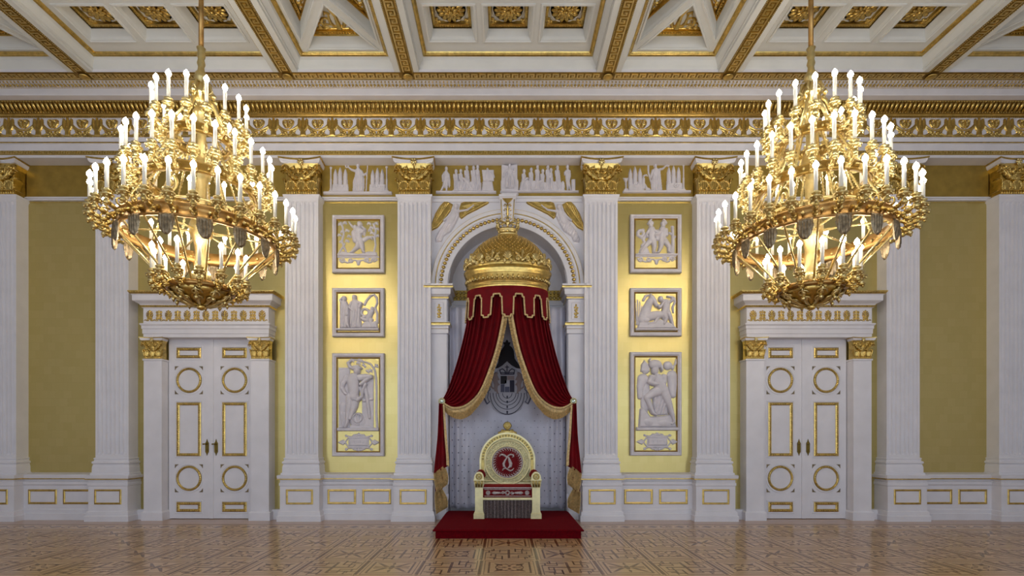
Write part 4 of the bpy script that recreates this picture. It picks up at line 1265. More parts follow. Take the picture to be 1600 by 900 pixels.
# --- lower left: standing herdsman
p = panel('tall relief of a herdsman under a tree, lower panel left of the arch', 519, 600, 552, 713)
relief('stele', 'plaster', [P([(148, 642), (148, 174), (234, 174), (234, 642)], 7, 3), P([(330, 642), (330, 264), (420, 264), (420, 642)], 7, 3)], T_B, YP, p)
relief('herdsman', 'plaster', [E(293, 198, 26, 32, .1, 22, 12), E(285, 178, 34, 18, -.15, 18, 14), P([(248, 192), (262, 156), (300, 150), (338, 182), (318, 190)], 24, 6), C([(285, 225, 16), (280, 245, 22)], 16, 10),
    C([(262, 262, 46), (265, 310, 46), (268, 370, 40), (262, 400, 40)], 28, 8), C([(215, 250, 26), (184, 300, 20), (178, 330, 18), (200, 372, 14), (212, 380, 10)], 18, 8),
    C([(318, 252, 26), (360, 244, 22), (402, 246, 16), (362, 276, 16), (326, 304, 14)], 16, 18), C([(270, 180, 14), (235, 168, 13), (222, 138, 12), (240, 122, 10)], 12, 6),
    C([(240, 400, 32), (235, 460, 26), (228, 520, 20), (220, 600, 13), (205, 636, 11)], 20, 12), C([(280, 405, 32), (275, 470, 25), (255, 530, 17), (240, 570, 13)], 18, 8),
    C([(248, 410, 12), (300, 428, 12), (335, 400, 12), (340, 350, 12), (365, 305, 10)], 12, 20), C([(350, 300, 15), (372, 400, 15), (385, 500, 13), (392, 565, 10)], 13, 10),
    C([(320, 330, 12), (345, 430, 14), (410, 420, 10)], 10, 6)], T_B, YP, p)
relief('lyre', 'plaster', [E(298, 592, 62, 62, 0, 16, 2), ('r', 300, 565, 34, 8, 26), C([(292, 530, 5), (296, 620, 5)], 24), C([(310, 530, 5), (310, 620, 5)], 24), P([(230, 650), (240, 620), (400, 622), (420, 650)], 14, 6)], T_B, YP, p)
relief('goat', 'plaster', [E(180, 490, 30, 52, 0, 14, 2), C([(170, 520, 18), (176, 580, 12), (182, 634, 8)], 11, 3), C([(192, 530, 16), (200, 630, 7)], 10, 3)], T_B, YP, p)
relief('tree', 'plaster', [C([(448, 640, 9), (440, 520, 9), (442, 400, 8), (440, 260, 8), (428, 190, 7), (398, 146, 6), (340, 122, 5), (256, 108, 4)], 8)] + [q for (x, y, a) in [(252, 112, .2), (312, 112, .5), (300, 134, -.3), (345, 156, .7), (440, 158, -.7), (372, 200, .4), (395, 196, -.4), (330, 122, .1)] for q in (E(x, y, 17, 8, a, 8), E(x + 8, y + 8, 11, 6, a + 1, 7), E(x - 6, y - 6, 10, 5, a - 1, 7))], T_B, YP, p)
relief('ledge', 'plaster', [P([(138, 668), (138, 642), (462, 642), (462, 668)], 22, 4)], T_B, YP, p)
plaque(p, T_B, 303, 756)
# --- upper right: two helmeted warriors
p = panel('square relief of two helmeted warriors facing each other, upper panel right of the arch', 985, 1065, 335, 426)
def warrior(hx, s, legs):
    return [E(hx, 140, 14, 17, 0, 13, 6), E(hx, 128, 18, 14, 0, 12, 8), C([(hx - s * 14, 116, 5), (hx, 107, 6), (hx + s * -20, 128, 5)], 8, 10), C([(hx, 155, 9), (hx + s * 4, 168, 22), (hx + s * 6, 205, 22), (hx + s * 4, 238, 20)], 15, 5)] + legs
relief('warrior', 'plaster', warrior(200, 1, [C([(200, 240, 19), (168, 272, 15), (138, 312, 9), (126, 324, 6)], 12, 4), C([(216, 242, 19), (224, 282, 14), (218, 318, 8), (230, 325, 6)], 12, 8), C([(212, 175, 11), (240, 192, 9), (262, 186, 7)], 9, 12), C([(190, 170, 10), (168, 200, 8), (176, 215, 6)], 8, 6)]), T_C, YP, p)
relief('warrior', 'plaster', warrior(282, -1, [C([(272, 242, 19), (266, 285, 14), (252, 318, 8), (240, 324, 6)], 12, 8), C([(292, 240, 19), (322, 282, 14), (318, 315, 8), (330, 324, 6)], 12, 4), C([(276, 175, 11), (245, 204, 9), (222, 206, 7)], 9, 12), C([(300, 172, 11), (306, 205, 9), (285, 215, 7)], 8, 10)]), T_C, YP, p)
relief('cloak', 'plaster', [('r', 132, 192, 20, 9, 10), C([(150, 170, 10), (120, 180, 9), (112, 205, 8), (140, 222, 9)], 8), C([(175, 190, 9), (150, 235, 9), (160, 255, 8), (140, 275, 8)], 8)], T_C, YP, p)
relief('urn', 'plaster', [E(245, 196, 26, 30, 0, 10, 2), E(245, 225, 16, 18, 0, 9, 2)], T_C, YP, p)
relief('rock', 'plaster', [P([(115, 330), (130, 290), (150, 275), (180, 290), (195, 330)], 10, 6), P([(98, 342), (98, 328), (378, 328), (378, 342)], 12, 3)], T_C, YP, p)
relief('stump', 'plaster', [C([(345, 325, 13), (348, 260, 11), (346, 200, 9), (345, 158, 9)], 10, 3), E(345, 150, 11, 9, 0, 10), C([(346, 205, 7), (325, 188, 6)], 8), C([(350, 230, 6), (364, 212, 5)], 7), C([(330, 325, 10), (340, 280, 8)], 8)], T_C, YP, p)
relief('scroll_border', 'plaster', scroll_border(362, 238), T_C, YP, p)
# --- middle right: man with rearing horse
p = panel('relief of a man wrestling a rearing horse, middle panel right of the arch', 985, 1065, 450, 525)
relief('horse', 'plaster', [C([(150, 770, 34), (168, 710, 32), (188, 660, 24), (206, 630, 18)], 18, 2), C([(206, 625, 16), (224, 650, 14), (236, 678, 10)], 12, 10), C([(196, 612, 6), (200, 600, 4)], 6, 10), C([(180, 750, 30), (230, 740, 28), (280, 735, 22)], 18, 4), C([(150, 640, 8), (165, 612, 7), (185, 605, 6)], 8), C([(255, 745, 12), (225, 790, 9), (180, 800, 8)], 10, 8), C([(280, 740, 14), (300, 790, 9)], 10, 6), E(165, 775, 24, 16, 0, 10, 14)], T_C, YP, p)
relief('wrestling_man', 'plaster', [E(264, 632, 16, 18, 0, 14, 8), C([(275, 645, 10), (300, 660, 26), (300, 695, 24), (290, 725, 20)], 16, 8), C([(310, 715, 19), (330, 755, 13), (344, 805, 8)], 12, 6), C([(285, 725, 19), (300, 765, 13), (285, 800, 8)], 12, 12), C([(285, 655, 11), (258, 690, 9), (240, 675, 7)], 9, 16), C([(318, 655, 11), (345, 640, 9), (340, 620, 7), (310, 616, 6)], 8, 8), C([(330, 650, 8), (356, 625, 8), (362, 650, 7), (345, 690, 7), (350, 720, 6)], 7, 2)], T_C, YP, p)
relief('rocks', 'plaster', [P([(105, 832), (118, 790), (160, 775), (210, 790), (260, 765), (310, 785), (350, 800), (378, 832)], 15, 8)], T_C, YP, p)
relief('reeds', 'plaster', [C([(115, 800, 4), (112, 640, 4)], 5), C([(124, 790, 4), (128, 650, 3)], 5), C([(106, 800, 4), (98, 660, 3)], 5), C([(134, 780, 5), (140, 680, 3)], 5)], T_C, YP, p)
relief('ledge', 'plaster', [P([(98, 842), (98, 828), (384, 828), (384, 842)], 14, 3)], T_C, YP, p)
# --- lower right: seated warrior
p = panel('tall relief of a seated helmeted warrior, lower panel right of the arch', 985, 1065, 550, 712)
relief('companion', 'plaster', [P([(152, 205), (158, 150), (182, 114), (208, 140), (224, 175), (224, 205)], 14, 6), E(190, 195, 30, 26, 0, 12, 2), C([(172, 265, 44), (155, 320, 32), (150, 400, 22)], 16)], T_D, YP, p)
relief('companion', 'plaster', [E(366, 158, 36, 34, 0, 16, 2), C([(385, 150, 14), (404, 175, 12)], 12), C([(398, 235, 40), (402, 310, 36), (405, 385, 26)], 16), C([(400, 205, 5), (432, 110, 5)], 7), P([(420, 145), (430, 105), (438, 135), (430, 155)], 7, 3)], T_D, YP, p)
relief('seated_warrior', 'plaster', [E(265, 150, 50, 38, .1, 26, 10), E(262, 195, 28, 34, .15, 22, 14), P([(300, 130), (322, 160), (328, 200), (312, 210), (300, 180)], 30, 6), C([(222, 120, 8), (228, 105, 5)], 12, 10), C([(272, 232, 18), (285, 260, 40), (300, 300, 46), (318, 345, 44)], 28, 8),
    C([(238, 255, 26), (218, 285, 20), (250, 300, 17), (310, 304, 14)], 16, 20), C([(330, 250, 26), (330, 290, 20), (300, 312, 15)], 16, 16), C([(300, 350, 42), (245, 375, 34), (200, 405, 26)], 22, 12), C([(198, 405, 25), (222, 470, 20), (244, 525, 13), (270, 542, 10)], 18, 14),
    C([(328, 350, 40), (356, 415, 32), (375, 470, 24), (396, 540, 17), (408, 595, 12), (390, 612, 10)], 22, 12), P([(240, 390), (320, 380), (350, 450), (370, 540), (280, 548), (255, 520)], 16, 10, (24, .22, .3))], T_D, YP, p)
relief('shield', 'plaster', [E(190, 400, 36, 150, .05, 12, 2)], T_D, YP, p)
relief('rock', 'plaster', [P([(135, 640), (145, 500), (175, 470), (205, 520), (230, 555), (330, 550), (380, 540), (420, 590), (436, 640)], 18, 12), E(210, 600, 40, 30, .3, 12, 12), E(330, 605, 60, 26, 0, 10, 12)], T_D, YP, p)
relief('ledge', 'plaster', [P([(120, 664), (120, 638), (448, 638), (448, 664)], 22, 4)], T_D, YP, p)
plaque(p, T_D, 284, 752)

# ---------------------------------------------------------------- figure friezes above the bays
T_E, T_F, T_G, T_H = (500, 245, 12.86), (970, 245, 12.86), (680, 250, 13.333), (790, 250, 13.333)
YG = YW - .036
def towers(cs, y0, tops, base, h=22):
    L = [P([(base[0], base[3]), (base[0] + 8, base[2]), (base[1] - 8, base[2]), (base[1], base[3])], h, 8)]
    for c, t in zip(cs, tops): L.append(P([(c - 46, base[2] + 40), (c - 38, t + 115), (c - 18, t + 45), (c, t), (c + 18, t + 45), (c + 38, t + 115), (c + 46, base[2] + 40)], h + 4, 16))
    return L
def candelabrum(x, yt, yb):
    return [E(x, yt + 15, 26, 20, 0, 18), C([(x, yt + 30, 12), (x, yb - 120, 16), (x, yb - 40, 24)], 16), P([(x - 55, yb), (x - 30, yb - 40), (x + 30, yb - 40), (x + 55, yb)], 20, 8)]
p = empty('figure_frieze', (W(560, 303, YG)[0], YG, 6.28), label='white frieze of a wreath bearer between pointed towers, above the left gold field', cat='relief', group='figure friezes above the gold fields')
relief('tower_group', 'plaster', towers([310, 405, 510], 0, [245, 210, 240], (245, 575, 560, 712)) + [('r', 340, 608, 26, 7, 30), ('r', 395, 608, 26, 7, 30), ('r', 450, 608, 26, 7, 30)], T_E, YG, p)
relief('tower_group', 'plaster', towers([1060, 1155, 1250], 0, [255, 215, 245], (990, 1318, 560, 712)) + [('r', 1085, 608, 26, 7, 30), ('r', 1140, 608, 26, 7, 30), ('r', 1195, 608, 26, 7, 30)], T_E, YG, p)
relief('candelabrum', 'plaster', candelabrum(218, 205, 712), T_E, YG, p); relief('candelabrum', 'plaster', candelabrum(1340, 195, 712), T_E, YG, p)
relief('wreath_bearer', 'plaster', [E(765, 185, 32, 40, 0, 26, 10), C([(768, 225, 18), (770, 300, 66), (772, 370, 60)], 30, 6), P([(700, 400), (715, 280), (830, 280), (890, 440), (895, 600), (872, 712), (655, 712), (665, 480)], 30, 18, (50, .2, 0)), C([(705, 285, 22), (640, 265, 17), (600, 235, 14), (565, 200, 12)], 18, 6), ('r', 540, 185, 27, 11, 16), C([(835, 300, 24), (875, 370, 19), (905, 360, 15), (940, 335, 13)], 18, 10), C([(955, 175, 8), (945, 330, 9), (925, 700, 9)], 12)], T_E, YG, p)
relief('ledge', 'plaster', [P([(75, 768), (75, 714), (1452, 714), (1452, 768)], 40, 6)], T_E, YG, p)
p = empty('figure_frieze', (W(1030, 303, YG)[0], YG, 6.28), label='white frieze of a torch bearer with ring and braziers, above the right gold field', cat='relief', group='figure friezes above the gold fields')
relief('tower_group', 'plaster', towers([190, 285, 385], 0, [235, 190, 225], (150, 435, 540, 690)) + [('r', 300, 560, 42, 16, 34), E(300, 560, 14, 14, 0, 34)], T_F, YG, p)
relief('tower_group', 'plaster', towers([965, 1060, 1160], 0, [205, 175, 205], (910, 1235, 530, 690)) + [('r', 1100, 590, 40, 14, 34), E(1100, 590, 14, 14, 0, 34)], T_F, YG, p)
relief('brazier', 'plaster', [P([(45, 430), (145, 430), (120, 500), (75, 500)], 18, 8), C([(98, 480, 16), (104, 640, 16)], 16), P([(50, 690), (75, 640), (135, 640), (160, 690)], 20, 8)], T_F, YG, p)
relief('candelabrum', 'plaster', candelabrum(1260, 150, 690), T_F, YG, p)
relief('torch_bearer', 'plaster', [E(690, 180, 32, 42, 0, 26, 10), C([(694, 222, 18), (700, 300, 70), (704, 380, 62)], 30, 6), P([(630, 400), (650, 270), (790, 260), (805, 420), (835, 692), (615, 692), (600, 520)], 30, 18, (50, .2, 0)), C([(775, 258, 22), (835, 245, 17), (880, 205, 14), (920, 172, 12)], 18, 6), ('r', 945, 165, 24, 10, 16), C([(640, 280, 22), (610, 370, 18), (590, 440, 14)], 18, 10), C([(552, 185, 20), (556, 320, 16), (600, 500, 10)], 16)], T_F, YG, p)
relief('kneeling_figure', 'plaster', [C([(455, 395, 16), (470, 375, 14)], 16, 4), C([(455, 440, 26), (450, 540, 34), (448, 640, 30)], 22), C([(470, 380, 14), (510, 360, 10), (530, 385, 8)], 14), C([(480, 560, 20), (530, 660, 26), (580, 670, 18)], 18), E(545, 660, 46, 36, 0, 18)], T_F, YG, p)
relief('ledge', 'plaster', [P([(40, 735), (40, 690), (1402, 690), (1402, 735)], 40, 6)], T_F, YG, p)
# centre frieze
p = empty('figure_frieze', (0, YG, 6.28), label='white frieze of robed seated figures flanking a throned ruler, above the arch', cat='relief', group='figure friezes above the gold fields')
def robed(x, yh, w, yb, T, skew=0, h=34, hr=30):
    sh = [E(x, yh, hr, hr * 1.25, 0, 26, 12), C([(x, yh + 35, 16), (x + skew * .1, yh + 85, w * .62), (x + skew * .3, yh + 150, w * .6)], 28, 8),
          P([(x - w * .7, yh + 90), (x + w * .7, yh + 85), (x + w * .9 + skew, yb), (x - w + skew, yb)], h, 18, (40, .22, skew * .002)),
          C([(x - w * .6, yh + 85, 20), (x - w * .5, yh + 170, 16), (x + w * .2, yh + 190, 13)], 18, 22)]
    return sh
relief('standing_man', 'plaster', [E(232, 182, 30, 38, 0, 26, 12), C([(232, 220, 16), (225, 290, 55), (222, 370, 50), (210, 420, 45)], 28, 6), C([(195, 270, 22), (152, 330, 18), (155, 440, 13)], 18, 6), P([(260, 250), (300, 300), (318, 440), (312, 540), (290, 580), (270, 500)], 22, 12), C([(205, 430, 40), (175, 540, 24), (115, 655, 13)], 22, 6), C([(235, 430, 40), (240, 540, 24), (236, 655, 13)], 22, 8), P([(160, 440), (265, 430), (258, 580), (230, 600), (150, 560)], 24, 12, (30, .2, 0))], T_G, YG, p)
for (x, yh, w, sk) in [(435, 240, 70, 20), (535, 235, 55, 40), (660, 165, 65, 30), (800, 165, 70, 20), (885, 150, 55, 30)]:
    relief('robed_figure', 'plaster', robed(x, yh, w, 660, T_G, sk), T_G, YG, p)
relief('couch', 'plaster', [P([(340, 662), (400, 600), (400, 480), (520, 440), (700, 460), (900, 430), (960, 480), (960, 662)], 30, 16, (70, .15, .3)), C([(520, 380, 24), (640, 430, 28), (720, 560, 24), (800, 640, 14)], 22, 24)], T_G, YG, p)
relief('altar', 'plaster', [P([(975, 215), (1218, 215), (1218, 440), (1000, 440)], 22, 6), P([(965, 662), (990, 450), (1190, 450), (1225, 662)], 28, 16), E(1090, 200, 22, 26, 0, 24, 10), C([(1090, 230, 14), (1090, 300, 55), (1090, 400, 50)], 24, 12), C([(1130, 270, 20), (1210, 310, 16), (1225, 360, 13)], 16, 16)], T_G, YG, p)
relief('ruler_block', 'plaster', [P([(-95, 682), (-95, 440), (-85, 430), (-85, 130), (-20, 140), (60, 150), (180, 130), (245, 122), (245, 430), (265, 445), (265, 682)], 60, 8)], T_H, YG, p)
relief('throned_ruler', 'plaster', [E(85, 165, 32, 38, 0, 26, 66), C([(85, 205, 16), (85, 280, 55), (85, 360, 52)], 26, 62), P([(35, 360), (135, 360), (175, 500), (185, 650), (-15, 650), (-5, 500)], 92, 20, (40, .12, 0)), C([(40, 260, 22), (-20, 320, 18), (-45, 400, 14)], 18, 64), C([(130, 260, 22), (180, 300, 18), (190, 230, 14)], 18, 64), C([(60, 380, 34), (20, 470, 28), (10, 600, 18)], 20, 76), C([(110, 380, 34), (150, 470, 28), (150, 600, 18)], 20, 76)], T_H, YG, p)
for (x, yh, w, sk) in [(385, 235, 55, -30), (535, 205, 60, -10), (665, 150, 60, 0), (775, 235, 60, -40), (880, 155, 55, 10), (945, 215, 50, 20), (1080, 160, 65, 40)]:
    relief('robed_figure', 'plaster', robed(x, yh, w, 655, T_H, sk), T_H, YG, p)
relief('robed_group', 'plaster', [P([(275, 660), (310, 470), (450, 420), (640, 440), (850, 470), (1130, 440), (1215, 520), (1235, 660)], 26, 16, (80, .15, -.3)), C([(450, 400, 24), (350, 470, 24), (300, 640, 12)], 18, 24), C([(770, 440, 26), (660, 500, 24), (610, 640, 14)], 18, 24), E(1190, 560, 40, 110, 0, 14, 22)], T_H, YG, p)
relief('standing_man', 'plaster', [E(1290, 150, 30, 40, 0, 26, 12), C([(1292, 190, 16), (1295, 250, 52), (1292, 340, 46)], 26, 8), C([(1290, 340, 46), (1290, 480, 32), (1292, 640, 14)], 24, 6), C([(1310, 460, 28), (1355, 640, 12)], 18, 4), C([(1255, 240, 20), (1235, 310, 16), (1225, 265, 12)], 16, 14), C([(1335, 240, 20), (1345, 340, 16), (1320, 440, 12)], 16, 10)], T_H, YG, p)
relief('low_pillar', 'plaster', [P([(1375, 660), (1375, 415), (1452, 415), (1452, 660)], 30, 6)], T_H, YG, p)
relief('ledge', 'plaster', [P([(18, 705), (18, 662), (1270, 662), (1270, 705)], 44, 6)], T_G, YG, p)
relief('ledge', 'plaster', [P([(-110, 690), (-110, 655), (1520, 655), (1520, 690)], 44, 6)], T_H, YG, p)
relief('bracket', 'plaster', [P([(-110, 712), (272, 712), (235, 790), (-75, 790)], 80, 14)], T_H, YG, p)
# ================================================================== dais
DAIS = empty('dais', (0, 9, 0), label='low red carpeted dais under the throne', cat='dais')
mb = MB(); mb.box(-1.14, 1.14, 8.02, 10.02, 0, .118)
build(mb, 'platform', 'carpet', DAIS)
mb = MB()
mb.rings([[(-a, 8.02 - b, z), (a, 8.02 - b, z), (a, 10.02, z), (-a, 10.02, z)] for a, b, z in [(1.15, .01, .112), (1.175, .035, .118), (1.185, .045, .130), (1.175, .035, .142), (1.16, .02, .146)]], smooth=False)
build(mb, 'carpet_top', 'carpet', DAIS)
ZD = .146

# ================================================================== white backdrop drape
def fold_y(x, z):
    e = max(0.0, (abs(x) - .62) / .6)
    y = 10.10 + .012 * math.sin(x * 9 + z * .8) + e * .045 * math.sin(x * 34 + .35 * math.sin(z * 2)) + .01 * math.sin(x * 17 + z * 1.7) * (1 - .4 * z / 4)
    return y
DRAPE = empty('backdrop_drape', (0, 10.1, ZD), label='white silk drape with dark sprigs and a coat of arms behind the throne', cat='drape')
nx, nz = 160, 40
mb = MB()
mb.grid([[(-1.14 + 2.28 * i / nx, fold_y(-1.14 + 2.28 * i / nx, .19 + 3.95 * j / nz), .19 + .012 * math.sin(i * .4) * (j == 0) + 3.95 * j / nz) for i in range(nx + 1)] for j in range(nz + 1)])
o = build(mb, 'cloth', 'silk', DRAPE, recalc=False)
md = o.modifiers.new('thickness', 'SOLIDIFY'); md.thickness = .008; md.offset = 1
mb = MB()
r_ = 0; z = .28
while z < 3.0:
    x = -1.10 + (.065 if r_ % 2 else 0)
    while x < 1.11:
        if not (abs(x) < .52 and z > 2.02): mb.octa((x, fold_y(x, z) - .004, z), (.022, .006, .027))
        x += .13
    z += .125; r_ += 1
build(mb, 'embroidered_sprigs', 'slate', DRAPE, kind='stuff')
# coat of arms, flat embroidery in the middle of the drape
T_J = (740, 520, 6.43)
YA = 10.068
def emb(name, m, shapes, parent, d=YA, **kw): return relief(name, m, shapes, T_J, d, parent, res=.45, **kw)
COA = emb('coat_of_arms', 'palegrey', [P([(170, 520), (215, 430), (240, 380), (335, 285), (435, 380), (465, 430), (520, 520), (570, 640), (545, 720), (500, 700), (470, 770), (400, 810), (335, 822), (270, 810), (200, 770), (170, 700), (130, 720), (105, 650)], 2.5, 4)], DRAPE)
emb('mantle_crown', 'black', [P([(322, 95), (328, 75), (342, 75), (350, 95), (370, 98), (358, 126), (388, 152), (402, 185), (410, 260), (455, 325), (470, 358), (425, 352), (380, 322), (336, 285), (292, 322), (250, 350), (222, 358), (248, 305), (262, 220), (276, 178), (306, 138), (312, 122), (300, 98)], 6, 4)], COA)
arcs_ = []
for rx, ry, th in [(48, 52, 3), (88, 92, 3.2), (112, 122, 3), (142, 162, 3.4), (172, 212, 3.6)]:
    arcs_.append(C([(338 + rx * math.cos(a), 606 + ry * math.sin(a), th) for a in [PI * i / 20 for i in range(21)]], 6))
arcs_ += [C([(338, 640, 8), (338, 655, 5)], 7), C([(338, 690, 9), (338, 705, 5)], 7), C([(338, 742, 9), (338, 755, 5)], 7), C([(338, 792, 10), (338, 812, 6)], 7)]
emb('order_chains', 'navy', arcs_, COA)
emb('crown', 'navy', [C([(275, 415, 6), (405, 415, 6)], 8), C([(275, 412, 5), (262, 375, 5), (290, 362, 5), (318, 385, 5), (320, 410, 5)], 7), C([(405, 412, 5), (412, 375, 5), (385, 362, 5), (356, 385, 5), (352, 410, 5)], 7), C([(336, 410, 5), (336, 330, 5)], 7), C([(318, 345, 4), (354, 345, 4)], 7), C([(268, 400, 5), (405, 400, 5)], 7)], COA)
emb('shield_field', 'palegrey', [P([(262, 425), (418, 425), (418, 606), (262, 606)], 4, 3)], COA)
for m_, R_ in [('black', (270, 432, 335, 515)), ('taupe', (336, 432, 410, 475)), ('slate', (271, 516, 312, 598)), ('navy', (362, 476, 410, 598)), ('slate', (313, 541, 361, 598)), ('palegrey', (312, 476, 361, 540))]:
    emb('shield_quarter', m_, [P([(R_[0], R_[1]), (R_[2], R_[1]), (R_[2], R_[3]), (R_[0], R_[3])], 7, 2)], COA)
for s in (-1, 1):
    f = lambda x: 340 + s * x
    emb('lion', 'taupe', [C([(f(120), 425, 22), (f(125), 470, 28), (f(112), 520, 24), (f(120), 575, 16)], 7), C([(f(110), 440, 16), (f(88), 470, 10)], 8), C([(f(115), 500, 14), (f(86), 520, 9)], 8), C([(f(112), 560, 13), (f(100), 605, 9)], 8), C([(f(140), 560, 10), (f(165), 540, 8), (f(160), 500, 7)], 7), C([(f(110), 410, 16)], 9)], COA)
    emb('ribbon', 'slate', [C([(f(160), 470, 6), (f(185), 520, 6), (f(175), 570, 6), (f(215), 610, 6), (f(235), 650, 6), (f(205), 712, 6), (f(175), 690, 5)], 5), C([(f(190), 600, 5), (f(200), 650, 5), (f(185), 690, 4)], 5)], COA)

# ================================================================== canopy
CAN = empty('throne_canopy', (0, 9.65, 4.3), label='gilded dome canopy topped by a crown above the throne', cat='canopy')
CC = (0, 9.65)
KB = .62
def dome_r(z):
    pts = [(4.72, .775), (4.80, .765), (4.90, .725), (5.0, .665), (5.12, .575), (5.22, .47), (5.30, .35), (5.345, .25), (5.37, .185)]
    for (a, b) in zip(pts[:-1], pts[1:]):
        if a[0] <= z <= b[0]: return a[1] + (b[1] - a[1]) * (z - a[0]) / (b[0] - a[0])
    return pts[-1][1]
mb = MB()
mb.lathe([(dome_r(4.72 + .65 * i / 16), 4.72 + .65 * i / 16) for i in range(17)], (0, 9.65, 0), 1, KB, 64)
build(mb, 'dome', 'gold', CAN)
mb = MB()
for row in range(13):
    z = 4.90 + .43 * (row / 12.0) ** 1.1
    r = dome_r(z); n = 44
    for i in range(n):
        a = 2 * PI * (i + .5 * (row % 2)) / n
        mb.octa((r * math.cos(a), 9.65 + KB * r * math.sin(a), z), (.20 * r / 7, .026, .024))
build(mb, 'dome_scales', 'gold', CAN, kind='stuff')
mb = MB()
mb.lathe([(.70, 4.28), (.745, 4.285), (.755, 4.31), (.755, 4.345), (.775, 4.36), (.775, 4.375), (.762, 4.385), (.762, 4.40), (.772, 4.405), (.785, 4.54), (.795, 4.55), (.80, 4.56), (.81, 4.60), (.825, 4.625), (.825, 4.655), (.805, 4.67), (.79, 4.69), (.785, 4.72), (.795, 4.725), (.795, 4.74), (.77, 4.745)], (0, 9.65, 0), 1, KB, 72)
RIM = build(mb, 'rim', 'gold', CAN)
mb = MB()
n = 52
for i in range(n):
    a = 2 * PI * i / n; c, s = math.cos(a), math.sin(a)
    z0 = 4.47
    mb.octa((.785 * c, 9.65 + KB * .785 * s, z0), (.024, .024, .055)); mb.octa((.785 * math.cos(a + PI / n), 9.65 + KB * .785 * math.sin(a + PI / n), z0 - .02), (.015, .015, .035))
build(mb, 'leaf_band', 'goldlight', RIM, kind='stuff')
# crest of shells and scrolls standing on the rim
shell = []
for i in range(7):
    a = -PI / 2 + (i - 3) * .36; shell.append(C([(0, 20, 4), (30 * math.cos(a), 20 + 52 * math.sin(a), 7)], 9))
shell += [spiral(-20, 28, 12, 3, PI / 2, 1.2, 5, h=7), spiral(20, 28, 12, 3, PI / 2, -1.2, 5, h=7)]
SHELL = motif_mesh('crest_shell', 'goldlight', shell, 2.2, .0026, 1.3)
scr = [spiral(-30, 8, 20, 4, PI / 2, 1.3, 6, h=8), spiral(30, 8, 20, 4, PI / 2, -1.3, 6, h=8), C([(-10, 30, 6), (-5, 0, 6), (0, -45, 9), (6, -30, 5)], 9), C([(12, 10, 5), (30, -15, 5), (45, -25, 6)], 8), C([(-12, 10, 5), (-30, -15, 5), (-45, -25, 6)], 8), E(0, 20, 14, 14, 0, 10)]
SCR = motif_mesh('crest_scroll', 'goldlight', scr, 2.2, .0026, 1.3)
for i in range(18):
    a = -PI / 2 + 2 * PI * i / 18
    r = .785
    inst(SHELL if i % 2 == 0 else SCR, 'crest_shell' if i % 2 == 0 else 'crest_scroll', CAN, (r * math.cos(a), 9.65 + KB * r * math.sin(a), 4.825), rot=(-.12, 0, math.atan2(KB * math.sin(a) / KB ** 2, math.cos(a)) + PI / 2))
# crown on top
mb = MB()
KC = .8
mb.lathe([(.16, 5.35), (.19, 5.365), (.195, 5.40), (.165, 5.415), (.165, 5.44), (.182, 5.455), (.192, 5.485), (.18, 5.49), (.15, 5.46), (.0, 5.46)], (0, 9.65, 0), 1, KC, 28)
CROWN = build(mb, 'crown', 'goldlight', CAN)
mb = MB()
for i in range(12):
    a = -PI / 2 + 2 * PI * i / 12; c, s = math.cos(a), KC * math.sin(a)
    if i % 2 == 0:
        mb.ball((.212 * c, 9.65 + .212 * s, 5.56), (.034, .028, .05), 7, 4); mb.ball((.232 * c, 9.65 + .232 * s, 5.60), .028, 6, 4); mb.ball((.19 * c, 9.65 + .19 * s, 5.425), .022, 6, 4)
        mb.tube([(.19 * c, 9.65 + .19 * s, 5.48), (.20 * c, 9.65 + .20 * s, 5.52), (.215 * c, 9.65 + .215 * s, 5.57)], .022, 6)
        mb.tube([(.20 * c, 9.65 + .20 * s, 5.57), (.175 * c, 9.65 + .175 * s, 5.62), (.09 * c, 9.65 + .09 * s, 5.63), (0, 9.65, 5.60)], .016, 5)
    else:
        mb.tube([(.19 * c, 9.65 + .19 * s, 5.48), (.20 * c, 9.65 + .20 * s, 5.53)], .012, 6); mb.ball((.205 * c, 9.65 + .205 * s, 5.545), .024, 6, 4)
build(mb, 'crown_arches', 'goldlight', CROWN)
mb = MB(); mb.ball((0, 9.65, 5.645), .045, 10, 6); mb.box(-.011, .011, 9.64, 9.66, 5.68, 5.77); mb.box(-.032, .032, 9.64, 9.66, 5.715, 5.735)
build(mb, 'orb_and_cross', 'goldlight', CROWN)

# scalloped velvet valance with gold braid
VAL = empty('valance', (0, 9.65, 4.3), label='dark red velvet valance with gold braided tabs under the dome', cat='valance')
def val_bottom(t):
    """t in degrees from the front; returns z of the cut edge"""
    q = (t + 15) % 30 - 15                   # 0 at the centre of a tab
    q = abs(q)
    if q < 7.3:                              # tab end with a lower middle
        return 3.735 if q < 3.6 else 3.775
    if q < 7.7: return 3.775 + (q - 7.3) / .4 * .325
    if q < 10.2: return 4.10
    return 4.15
def val_pt(t, z, o=0.0):
    a = math.radians(t)
    f = 1.0 + .09 * (4.3 - z)
    return ((.752 * f + o) * math.sin(a), 9.65 - (.752 * KB * f + o) * math.cos(a), z)
mb = MB()
ts = [-105 + .5 * i for i in range(421)]
mb.grid([[val_pt(t, 4.31 + (val_bottom(t) - 4.31) * j / 8) for t in ts] for j in range(9)])
o = build(mb, 'velvet', 'velvet', VAL, recalc=False)
md = o.modifiers.new('thickness', 'SOLIDIFY'); md.thickness = .012; md.offset = 0
mb = MB()
mb.tube([val_pt(t, val_bottom(t) + .012, .006) for t in ts[::1]], .0155, 5)
build(mb, 'gold_braid', 'braid', VAL)

